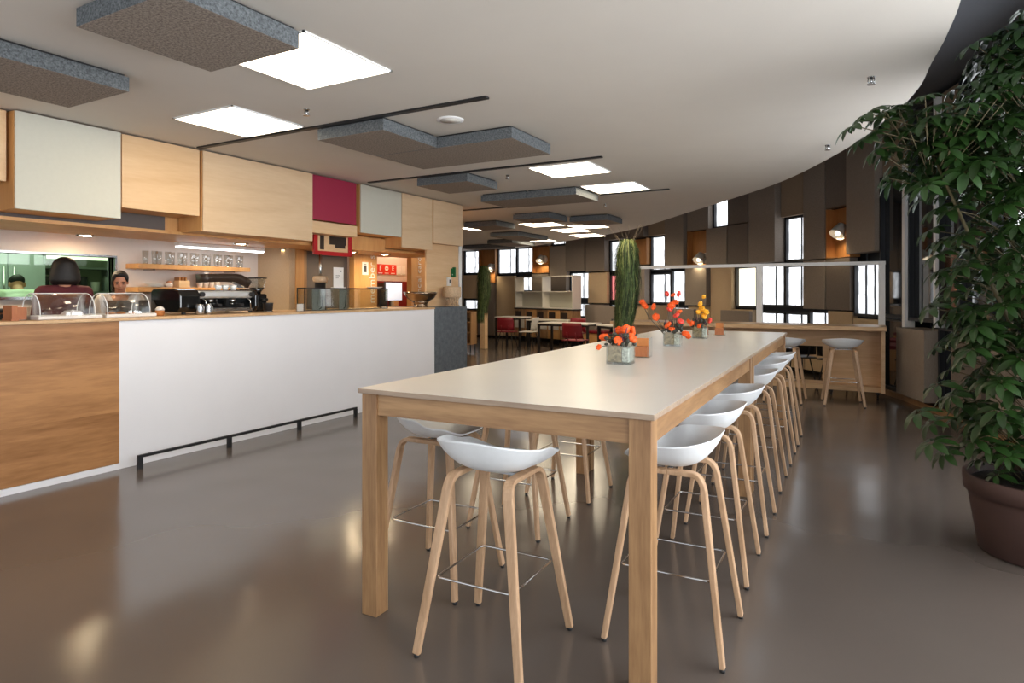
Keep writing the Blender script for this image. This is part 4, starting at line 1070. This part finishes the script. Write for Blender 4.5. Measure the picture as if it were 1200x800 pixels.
    for s in (-1, 1):
        obj('shoe', remesh(MB().ball((s * .105 * k, .06 * k, .045 * k), (.05 * k, .14 * k, .044 * k)), .012), M['black_metal'], t)
        q = Hd(s * .029, .0905, 1.588); obj('eye', MB().ball(q, (.011 * k, .006 * k, .005 * k), 8, 6), M['eye'], t)
        q = Hd(s * .03, .092, 1.612); obj('eyebrow', MB().ball(q, (.017 * k, .006 * k, .004 * k), 8, 6), M['hair'], t)
    obj('lips', MB().ball(Hd(0, .098, 1.531), (.019 * k, .007 * k, .007 * k), 10, 6), M['lip'], t)
    m = MB()
    def he(c, r): m.ball(Hd(*c), tuple(v * k for v in r), 18, 12)
    if hair_kind == 'bob':
        he((0, -.02, 1.625), (.104, .108, .095)); he((0, -.035, 1.58), (.118, .095, .10)); he((0, -.035, 1.535), (.128, .092, .085)); he((0, -.035, 1.50), (.130, .088, .055))
        for s in (-1, 1): he((s * .078, .005, 1.55), (.034, .06, .085)); he((s * .085, -.01, 1.49), (.03, .055, .045))
        he((0, .035, 1.665), (.07, .05, .03))
    elif hair_kind == 'back':
        he((0, -.03, 1.63), (.08, .085, .075)); he((0, -.055, 1.58), (.074, .055, .075)); he((0, .022, 1.672), (.066, .055, .026)); he((0, -.125, 1.57), (.042, .04, .045)); he((.070, -.01, 1.57), (.018, .042, .07)); he((.06, .03, 1.64), (.02, .035, .035)); he((-.06, .03, 1.64), (.02, .035, .035)); he((.058, -.035, 1.50), (.03, .03, .05))
        for s in (-1, 1): he((s * .066, .005, 1.625), (.017, .05, .05))
    else:
        he((0, -.015, 1.64), (.078, .088, .065)); he((0, -.05, 1.6), (.075, .06, .07))
    obj('hair', remesh(m, .009, 14), M['hair'], t)
    return t
person('person', 'woman seen from behind with black bob hair and maroon top', (-6.62, 3.19, .12), math.radians(75), 1.68, M['skin2'], M['maroon'], 'bob', 0., .05, .95)
person('person', 'woman facing the room, hair tied back, white top, looking down', (-6.76, 3.78, .12), math.radians(-118), 1.585, M['skin'], M['white_cloth'], 'back', .04, .3, .35, arms=((.2, .05, 1.12, .13, .18, 1.13), (.2, .05, 1.12, .13, .18, 1.13)))
person('person', 'cook in pale jacket bending over in the kitchen behind the glass', (-8.32, 3.6, .12), math.radians(75), 1.78, M['skin2'], M['chef_cloth'], 'short', .75, .3, .9, arms=((.24, .1, 1.15, .18, .36, 1.2), (.24, .1, 1.15, .18, .36, 1.2)))

# ------------------------------------------------------------------ schefflera in its pot
pr3 = random.Random(11)
PX, PY_ = .86, 4.62
t = thing('potted_plant', 'tall dark green umbrella plant in a brown pot at the right', 'plant', (PX, PY_, 0))
obj('pot', MB().lathe([(.30, 0), (.315, .01), (.36, .30), (.365, .335), (.385, .34), (.39, .43), (.375, .435), (.36, .42), (.35, .38)], n=48), M['terracotta'], t)
obj('soil', MB().lathe([(.352, .385), (.2, .40), (0, .405)], n=32), M['soil'], t)
CL = []
def leaf_cluster(m, c, out, size):
    """palmate leaf: 7-8 drooping leaflets around the end of a petiole"""
    out = Vector(out).normalized(); up = Vector((0, 0, 1)); c = Vector(c)
    ax = (out * .55 + up * .8).normalized(); u = ax.cross(Vector((.3, .8, .2))).normalized(); v = ax.cross(u)
    n = pr3.choice((6, 7, 8)); a0 = pr3.random() * 6
    for k in range(n):
        a = a0 + 2 * PI * k / n; d = u * math.cos(a) + v * math.sin(a); L = size * pr3.uniform(.8, 1.1); W = L * .19
        side = ax.cross(d).normalized(); pts = []
        for q, wq in ((.12, .05), (.35, .8), (.6, 1.), (.85, .7), (1., .05)):
            p = c + d * L * q + ax * L * (.18 * q - .55 * q * q)
            pts += [p - side * W * wq + ax * W * wq * .25, p, p + side * W * wq + ax * W * wq * .25]
        fs = []
        for i in range(4):
            for j in range(2): fs.append((i * 3 + j, i * 3 + j + 1, i * 3 + j + 4, i * 3 + j + 3))
        m.add(pts, fs, True)
fol = MB(); stems = MB()
def env(z):
    return .37 + .22 * math.sin(min(1, max(0, (z - .35) / 2.1)) * PI * .62) if z < 2.35 else max(.12, .64 - (z - 2.35) * .62)
for k in range(780):
    z = .45 + 2.55 * pr3.random() ** .9; a = pr3.random() * 2 * PI; r = env(z) * (pr3.random() ** .4)
    o_ = Vector((math.cos(a), math.sin(a), 0)); c = Vector((0, 0, z)) + o_ * r
    leaf_cluster(fol, c, o_ + Vector((0, 0, .2)), pr3.uniform(.09, .14))
    if r > .25: stems.tube([(c.x * .35, c.y * .35, z - .16), (c.x * .75, c.y * .75, z - .03), tuple(c)], .0028, 5, cap=False)
# the branch reaching out over the room
RV = Vector((.872, .489, 0)); FV = Vector((-.489, .872, 0))
def at(px, py, d, back=0.):
    u = (px - 600) / 750.; w = Vector((-.4894 + u * .8721, .8721 + u * .4894, 0)) * d
    return Vector((w.x - PX, w.y - PY_, 1.48 + (343 - py) / 750. * d))
BR = Vector((-.56, -.27, 2.31))
for k in range(95):
    a, b, r = pr3.random() * 2 * PI, pr3.uniform(-1, 1), pr3.random() ** .45
    c = BR + Vector((math.cos(a) * .33 * r, math.sin(a) * .28 * r, b * .3 * r)) + Vector((.12, .05, 0)) * pr3.random()
    leaf_cluster(fol, c, c - BR + Vector((-.1, 0, .05)), pr3.uniform(.09, .13))
    stems.tube([tuple(c * .55 + BR * .45 - Vector((0, 0, .1))), tuple(c)], .0028, 5, cap=False)
for q in [(-.90, -.46, 2.36), (-.95, -.50, 2.43), (-.88, -.46, 2.50), (-.62, -.2, .78), (-.56, -.24, .62), (-.52, -.2, .95), (-.2, -.1, 2.98), (-.35, -.15, 2.9), (-.08, .0, 3.1), (.05, -.05, 3.15), (-.26, 0, 2.75)]:
    q = Vector(q); leaf_cluster(fol, q, (q.x, q.y, .1), .125); leaf_cluster(fol, q + Vector((.07, .05, -.06)), (q.x, q.y, -.3), .11)
    stems.tube([tuple(q * .55 + Vector((0, 0, q.z * .4))), tuple(q)], .003, 5, cap=False)
obj('foliage', fol, M['leaf'], t)
for k, (x, y, x2, y2, zt) in enumerate([(.05, .02, -.1, -.05, 2.9), (-.06, .04, .15, .1, 2.8), (.0, -.06, -.55, -.28, 2.25), (.08, -.03, .3, -.2, 2.4), (-.03, .08, -.2, .25, 2.3)]):
    obj('stem', MB().tube([(x, y, .39), (x * 1.5 + x2 * .1, y * 1.5 + y2 * .1, 1.0), (x2 * .45, y2 * .45, zt * .66), (x2, y2, zt)], [.016, .014, .011, .006], 8), M['stem'], t)
obj('petioles', stems, M['stem'], t)['kind'] = 'stuff'

# ------------------------------------------------------------------ tall grass columns in planters
def grass_column(x, y, top, bot, R, label, twigs, lean=.055):
    rg = random.Random(int(x * 10))
    t = thing('grass_planter', label, 'plant', (x, y, 0))
    obj('planter', MB().box(-.075, .075, -.075, .075, 0, bot + .06), M['maple'], t, bevel=.004)
    obj('planter_rim', MB().box(-.08, .08, -.08, .08, bot + .02, bot + .06), M['oak_x'], t)
    H_ = top - bot
    def rad(z): q = min(1, max(0, (z - bot) / H_)); return R * (.68 + .32 * min(1, q / .35)) * (1 if q < .93 else math.sqrt(max(0, 1 - ((q - .93) / .075) ** 2)) * .75 + .25)
    def cx(z): q = min(1, max(0, (z - bot) / H_)); return -lean * (1 - min(1, q / .5)) ** 1.5
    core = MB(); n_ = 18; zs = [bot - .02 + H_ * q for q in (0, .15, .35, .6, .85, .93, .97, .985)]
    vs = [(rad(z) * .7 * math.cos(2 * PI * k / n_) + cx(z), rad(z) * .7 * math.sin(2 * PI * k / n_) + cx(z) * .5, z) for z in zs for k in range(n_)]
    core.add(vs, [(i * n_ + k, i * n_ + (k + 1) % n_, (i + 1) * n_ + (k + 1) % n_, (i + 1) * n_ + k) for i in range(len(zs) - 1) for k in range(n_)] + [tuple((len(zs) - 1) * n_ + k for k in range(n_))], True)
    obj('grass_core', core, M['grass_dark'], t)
    g = MB()
    for k in range(1700):
        a = rg.random() * 2 * PI; z0 = bot + H_ * rg.uniform(.05, 1.0); L = rg.uniform(.25, .55); z1 = max(bot - .22, z0 - L); b = a + rg.uniform(-.32, .32)
        zm = z0 * .55 + z1 * .45; ex = 1.18 if rg.random() < .25 else 1.; k0, km, k1 = rg.uniform(.65, .95), rg.uniform(.8, 1.08) * ex, rg.uniform(.8, 1.15) * ex; w = rg.uniform(.003, .007)
        P3 = []
        for z, q, an in ((z0, k0, a), (zm, km, (a + b) / 2), (z1, k1, b)): P3.append(Vector((rad(z) * q * math.cos(an) + cx(z), rad(z) * q * math.sin(an) + cx(z) * .5, z)))
        s_ = Vector((-math.sin(a), math.cos(a), 0)) * w
        g.add([P3[0] - s_ * .6, P3[0] + s_ * .6, P3[1] + s_, P3[1] - s_, P3[2]], [(0, 1, 2, 3), (3, 2, 4)], True, rg.choice((0, 0, 0, 0, 0, 1, 1, 1, 2)))
    for k in range(260):
        a = rg.random() * 2 * PI; q = rg.uniform(.5, 1.12); w = .004; up = rg.uniform(.0, .05)
        c0 = Vector((cx(top), cx(top) * .5, 0)); d = Vector((math.cos(a), math.sin(a), 0)); s_ = Vector((-d.y, d.x, 0)) * w
        p0 = c0 + d * R * .1 + Vector((0, 0, top - .04 + up)); p1 = c0 + d * R * .6 * q + Vector((0, 0, top + up - .01)); p2 = c0 + d * R * .95 * q + Vector((0, 0, top - .1)); p3 = c0 + d * R * 1.02 * q + Vector((0, 0, top - rg.uniform(.2, .4)))
        g.add([p0 - s_, p0 + s_, p1 + s_, p1 - s_, p2 + s_, p2 - s_, p3], [(0, 1, 2, 3), (3, 2, 4, 5), (5, 4, 6)], True, rg.choice((0, 0, 0, 1, 2)))
    obj('grass', g, [M['grass'], M['grass_dark'], M['grass_light']], t)
    if twigs:
        w = MB()
        for k in range(14):
            a = rg.random() * 2 * PI; L = rg.uniform(.12, .3); q = [Vector((.05 * math.cos(a), .05 * math.sin(a), top - .05))]
            for j in range(3): q.append(q[-1] + Vector((math.cos(a) * .05 + rg.uniform(-.04, .04), math.sin(a) * .05 + rg.uniform(-.04, .04), L / 3)))
            w.tube(q, [.003, .0025, .002, .0015], 5)
        obj('twigs', w, M['twig'], t)
grass_column(-2.98, 8.62, 2.19, .98, .165, 'tall trimmed column of green grass with bare twigs behind the long table', True)
grass_column(-8.97, 14.46, 2.17, .88, .165, 'far column of green grass in a wooden planter near the shelf cart', False)

# ------------------------------------------------------------------ flowers on the table
TZ = 1.0415
def bloom(m, c, r, kind=0):
    """soft petal globe: five folded petals around a core"""
    c = Vector(c); m.ball(c, r * .62, 8, 6)
    ax = Vector((pr3.uniform(-1, 1), pr3.uniform(-1, 1), pr3.uniform(.1, 1))).normalized(); u = ax.orthogonal().normalized(); v = ax.cross(u)
    for j in range(6):
        a = j * PI / 3; d = u * math.cos(a) + v * math.sin(a)
        m.ball(c + d * r * .52 + ax * r * .12, (r * .5,) * 3, 8, 6)
def arrangement(a, b, label, blooms, twigs, s=.068):
    x, y, _ = tp(a, b); t = thing('flower_vase', label, 'flower arrangement', (x, y, TZ), TA + .1, 'flower vases on the long table')
    h = .115
    v = MB()
    for q in ((-s, -s + .004, -s, s), (s - .004, s, -s, s), (-s + .004, s - .004, -s, -s + .004), (-s + .004, s - .004, s - .004, s)): v.box(q[0], q[1], q[2], q[3], 0, h)
    v.box(-s + .004, s - .004, -s + .004, s - .004, 0, .012)
    obj('vase', v, M['glass'], t)
    obj('bark_filling', MB().box(-s + .008, s * .25, -s + .006, s - .006, .013, h - .004), M['bark'], t, bevel=.008)
    obj('pebble_filling', MB().box(s * .27, s - .008, -s + .006, s - .006, .013, h - .012), M['marble'], t, bevel=.008)
    lf = MB()
    for k in range(26):
        q = Vector((pr3.uniform(-s, s) * 1.1, pr3.uniform(-s, s) * 1.1, h + pr3.uniform(.0, .07)))
        lf.ball(q, (pr3.uniform(.008, .018), pr3.uniform(.008, .018), pr3.uniform(.01, .022)), 6, 5)
    obj('dark_leaves', lf, M['dark_leaf'], t)
    for (bx, by, bz, r, mat) in blooms:
        m = MB(); bloom(m, (bx, by, bz), r); o_ = obj('bloom', m, M[mat], t)
        obj('stalk', MB().tube([(bx * .3, by * .3, h - .02), (bx * .8, by * .8, (bz + h) / 2), (bx, by, bz - r * .5)], .0025, 5), M['twig'], o_)
    pl = MB()
    for k in range(7): q = Vector((pr3.uniform(-.05, .05), pr3.uniform(-.05, .05), h + .02)); pl.tube([q, q + Vector((pr3.uniform(-.02, .02), pr3.uniform(-.02, .02), pr3.uniform(.03, .09)))], [.008, .003], 6)
    obj('plum_sprigs', pl, M['plum'], t)
    return t
arrangement(.745, 1.56, 'nearest flower vase, low bunch of orange blooms in a glass cube', [(-.10, -.02, .16, .034, 'orange'), (-.005, -.06, .145, .03, 'orange'), (.075, -.03, .16, .036, 'orange'), (.03, .02, .21, .034, 'orange'), (-.02, .05, .2, .03, 'orange'), (-.125, -.05, .10, .02, 'orange'), (.06, .06, .2, .03, 'orange')], 0, .075)
arrangement(.70, 3.06, 'middle flower vase with tall red and orange stems', [(-.03, -.05, .17, .034, 'orange'), (.0, -.06, .14, .03, 'orange'), (.11, -.05, .10, .034, 'orange'), (.13, -.06, .085, .026, 'orange'), (.03, .0, .25, .03, 'redpink'), (-.01, .0, .33, .034, 'orange'), (.02, .02, .36, .03, 'orange'), (-.03, .01, .30, .028, 'redpink'), (-.14, .0, .235, .034, 'orange'), (-.24, .02, .33, .036, 'orange'), (-.26, .03, .36, .026, 'orange'), (-.16, .02, .32, .03, 'orange'), (.05, .02, .28, .026, 'orange'), (-.05, .0, .43, .024, 'redpink'), (.05, .0, .43, .026, 'redpink'), (.0, .02, .42, .022, 'orange'), (.06, .01, .20, .03, 'redpink')], 1, .07)
arrangement(.72, 4.07, 'farthest flower vase with amber blooms rising from orange ones', [(-.07, -.04, .14, .034, 'orange'), (.0, -.06, .12, .03, 'orange'), (-.11, -.03, .16, .026, 'orange'), (.03, .02, .21, .034, 'yellow_o'), (.05, .01, .25, .032, 'yellow_o'), (.01, .02, .28, .034, 'yellow_o'), (.0, .01, .33, .03, 'yellow_o'), (-.02, .0, .25, .026, 'yellow_o'), (.03, .02, .40, .022, 'yellow_o'), (.09, .0, .17, .03, 'redpink')], 1, .07)
def card_holder(a, b, label):
    x, y, _ = tp(a, b); t = thing('card_holder', label, 'holder', (x, y, TZ), TA + .12, 'clear card holders on the long table')
    s = .062; m = MB()
    m.box(-s, -s + .004, -s, s, 0, .13).box(s - .004, s, -s, s, 0, .13).box(-s + .004, s - .004, -s, s, 0, .004)
    obj('acrylic_box', m, M['acryl'], t)
    obj('block', MB().box(-.042, .042, -.045, .03, .005, .07), M['block'], t)
    obj('cards', MB().box(-.038, .038, .035, .05, .005, .125), M['orange_paper'], t)
card_holder(.74, 2.03, 'clear holder with brown cards beside the nearest flower vase')
card_holder(.80, 4.62, 'clear holder with brown cards beside the farthest flower vase')

# ------------------------------------------------------------------ far dining area
t = thing('shelf_cart', 'narrow wooden shelf cart with three shelves past the counter end', 'shelf cart', (-8.95, 13.6, 0), math.radians(8))
A_, B_, D_ = .2, .17, .06
bx = MB().box(-.2, -.175, -.17, .17, .18, 1.0).box(.175, .2, -.17, .17, .18, 1.0).box(-.175, .175, .15, .17, .18, 1.0)
obj('case', bx, M['oak'], t)
for z in (.18, .46, .73, .975): obj('shelf', MB().box(-.175, .175, -.17, .15, z, z + .025), M['oak_x'], t)
for x in (-.17, .17):
    for y in (-.14, .14): obj('leg', MB().cyl((x, y, 0), (x, y, .18), .016), M['black_metal'], t)
for k in range(4): tag(obj('small_glass', MB().lathe([(.03, 0), (.036, .1), (.033, .1), (.027, .006), (0, .005)], n=12), M['glass'], None, (-9.06 + .07 * k, 13.5 + .012 * k, .756)), 'small clear glass on the upper level of the shelf cart', 'glass', 'glasses on the shelf cart')
tag(obj('salt_bottle', MB().lathe([(.03, 0), (.032, .08), (.012, .1), (.012, .13), (0, .13)], n=12), M['paper'], None, (-9.03, 13.5, .486)), 'small white bottle on the middle level of the shelf cart', 'bottle')
tag(obj('pepper_bottle', MB().lathe([(.03, 0), (.032, .1), (.014, .12), (.014, .15), (0, .15)], n=12), M['black_metal'], None, (-8.95, 13.51, .486)), 'small black bottle on the middle level of the shelf cart', 'bottle')

def dining_table(x, y, rz, L, W, Hh, label, top='laminate'):
    t = thing('dining_table', label, 'table', (x, y, 0), rz)
    obj('tabletop', MB().box(-L / 2, L / 2, -W / 2, W / 2, Hh - .03, Hh), M[top], t, bevel=.002)
    for sx in (-1, 1):
        for sy in (-1, 1): obj('leg', MB().box(-.025, .025, -.025, .025, 0, Hh - .03), M['black_metal'], t, loc=(sx * (L / 2 - .04), sy * (W / 2 - .04), 0))
    obj('underframe', MB().box(-L / 2 + .06, L / 2 - .06, -W / 2 + .03, -W / 2 + .05, Hh - .08, Hh - .03).box(-L / 2 + .06, L / 2 - .06, W / 2 - .05, W / 2 - .03, Hh - .08, Hh - .03), M['black_metal'], t)
def chair(x, y, rz, mat, label, s=1.):
    t = thing('dining_chair', label, 'chair', (x, y, 0), rz)
    w = .24
    obj('seat', MB().prism([(-w, -.2), (w, -.2), (w * .95, .2), (-w * .95, .2)], .44, .462), mat, t, bevel=.012)
    m = MB(); vs = []; N = 8
    for i in range(5):
        u = i / 4; z = .50 + .33 * u; ww = w * (1.02 - .08 * u * u)
        for k in range(N + 1): v = k / N * 2 - 1; vs.append((v * ww, -.2 - .05 * u + .05 * v * v, z))
    fs = [(i * (N + 1) + k, i * (N + 1) + k + 1, (i + 1) * (N + 1) + k + 1, (i + 1) * (N + 1) + k) for i in range(4) for k in range(N)]
    m.add(vs, fs, True)
    b = obj('backrest', m, mat, t); md = b.modifiers.new('solid', 'SOLIDIFY'); md.thickness = .014
    for sx in (-.1, .1): obj('back_support', MB().tube([(sx, -.14, .445), (sx, -.2, .5), (sx, -.225, .62)], .012, 8), mat, t)
    for sx in (-1, 1):
        for sy in (-1, 1): obj('leg', MB().tube([(sx * .15, sy * .13, .44), (sx * .22, sy * .22, 0)], .011, 8), M['chair_black'], t)
dining_table(-6.45, 14.35, math.radians(-3), 1.4, .75, .75, 'pale dining table right behind the front wine red chair')
dining_table(-7.6, 15.8, math.radians(-3), 1.3, .7, .75, 'pale dining table in the middle of the far dining area')
dining_table(-8.72, 15.6, math.radians(2), .8, .7, .82, 'small dining table at the left before the white shelf unit')
dining_table(-4.72, 13.75, math.radians(-35), 1.5, .75, .75, 'dining table beside the facade, behind the tall grass')
chair(-5.62, 12.85, math.radians(-2), M['chair_red'], 'front wine red chair with its back to the room')
chair(-6.6, 15.0, math.radians(172), M['chair_red'], 'wine red chair behind the front red chair, across the table')
chair(-8.45, 14.8, math.radians(12), M['chair_red'], 'wine red chair at the small table on the left')
chair(-7.93, 15.05, math.radians(95), M['chair_white'], 'pale chair at the small table, sideways to the room')
chair(-5.6, 14.85, math.radians(140), M['chair_black'], 'black chair at the far end of the pale dining table')
chair(-4.0, 12.75, math.radians(-20), M['chair_black'], 'black chair beyond the tall grass near the facade')
for x, y, r, l in [(-1.05, 11.25, 30, 'black chair seen under the far high counter, left one'), (-.45, 11.1, -20, 'black chair seen under the far high counter, right one'), (-2.6, 11.6, 10, 'black chair behind the far high counter, by the middle vase')]:
    chair(x, y, math.radians(r), M['chair_black'], l)
# bookcase against the facade
t = thing('shelf_unit', 'wide pale shelf unit with white back boards before the far windows', 'shelf unit', (-8.35, 16.95, 0), math.radians(-24))
W2 = 1.32
for x in (-W2, -.02, W2 - .03): obj('upright', MB().box(x, x + .035, -.16, .16, 1.02, 1.96), M['laminate'], t)
for z in (1.02, 1.50, 1.94): obj('shelf', MB().box(-W2, W2, -.16, .16, z, z + .025), M['laminate'], t)
for x0, x1 in ((-W2 + .03, -.03), (.02, W2 - .04)): obj('back_board', MB().box(x0, x1, .1, .12, 1.05, 1.5), M['white_door'], t)
for k in range(5):
    x0 = -W2 + k * .53; obj('base_cabinet', MB().box(x0, x0 + .51, -.17, .17, .16, .985), M['maple_warm' if k % 2 else 'oak'], t)
    obj('drawer_front', MB().box(x0 + .03, x0 + .48, -.18, -.171, .42, .68), M['laminate'], t)
    obj('niche_shade', MB().box(x0 + .05, x0 + .33, -.178, -.171, .74, .92), M['espresso_brown'], t)  # flat dark plate: shade of an open niche put into its colour
obj('base_top', MB().box(-W2 - .02, W2 + .02, -.19, .19, .985, 1.02), M['black_metal'], t)
for x in (-1.2, -.4, .4, 1.2): obj('leg', MB().box(x, x + .03, -.12, .12, 0, .16), M['dark_metal'], t)
# benches along the facade
def bench(x, y, rz, L, label):
    t = thing('booth_bench', label, 'bench', (x, y, 0), rz)
    obj('seat', MB().box(-L / 2, L / 2, -.22, .22, .40, .47), M['chair_red'], t, bevel=.01)
    obj('base', MB().box(-L / 2, L / 2, -.2, .2, 0, .4), M['maple_warm'], t)
    obj('backrest', MB().box(-L / 2, L / 2, .2, .28, .0, 1.12), M['fab_dark'], t, bevel=.01)
bench(-2.55, 13.35, math.radians(-42), .9, 'dark backed bench seen over the far counter, right of the amber blooms')
bench(-3.9, 14.45, math.radians(-38), .9, 'dark backed bench by the facade behind the middle flower vase')
bench(-6.35, 16.1, math.radians(-27), .85, 'dark backed bench at the facade left of the red window')

# ------------------------------------------------------------------ daylight, world, view
w = bpy.data.worlds.new('world'); sc.world = w; w.use_nodes = True
bg = w.node_tree.nodes['Background']; bg.inputs[0].default_value = (.9, .95, 1, 1); bg.inputs[1].default_value = 1.1
sc.view_settings.view_transform = 'Standard'; sc.view_settings.look = 'None'
sc.view_settings.exposure = .3; sc.view_settings.gamma = 1.; sc.view_settings.use_curve_mapping = False
sc.cycles.use_denoising = True
sc.cycles.max_bounces = 8; sc.cycles.transparent_max_bounces = 16
sc.cycles.sample_clamp_indirect = 6
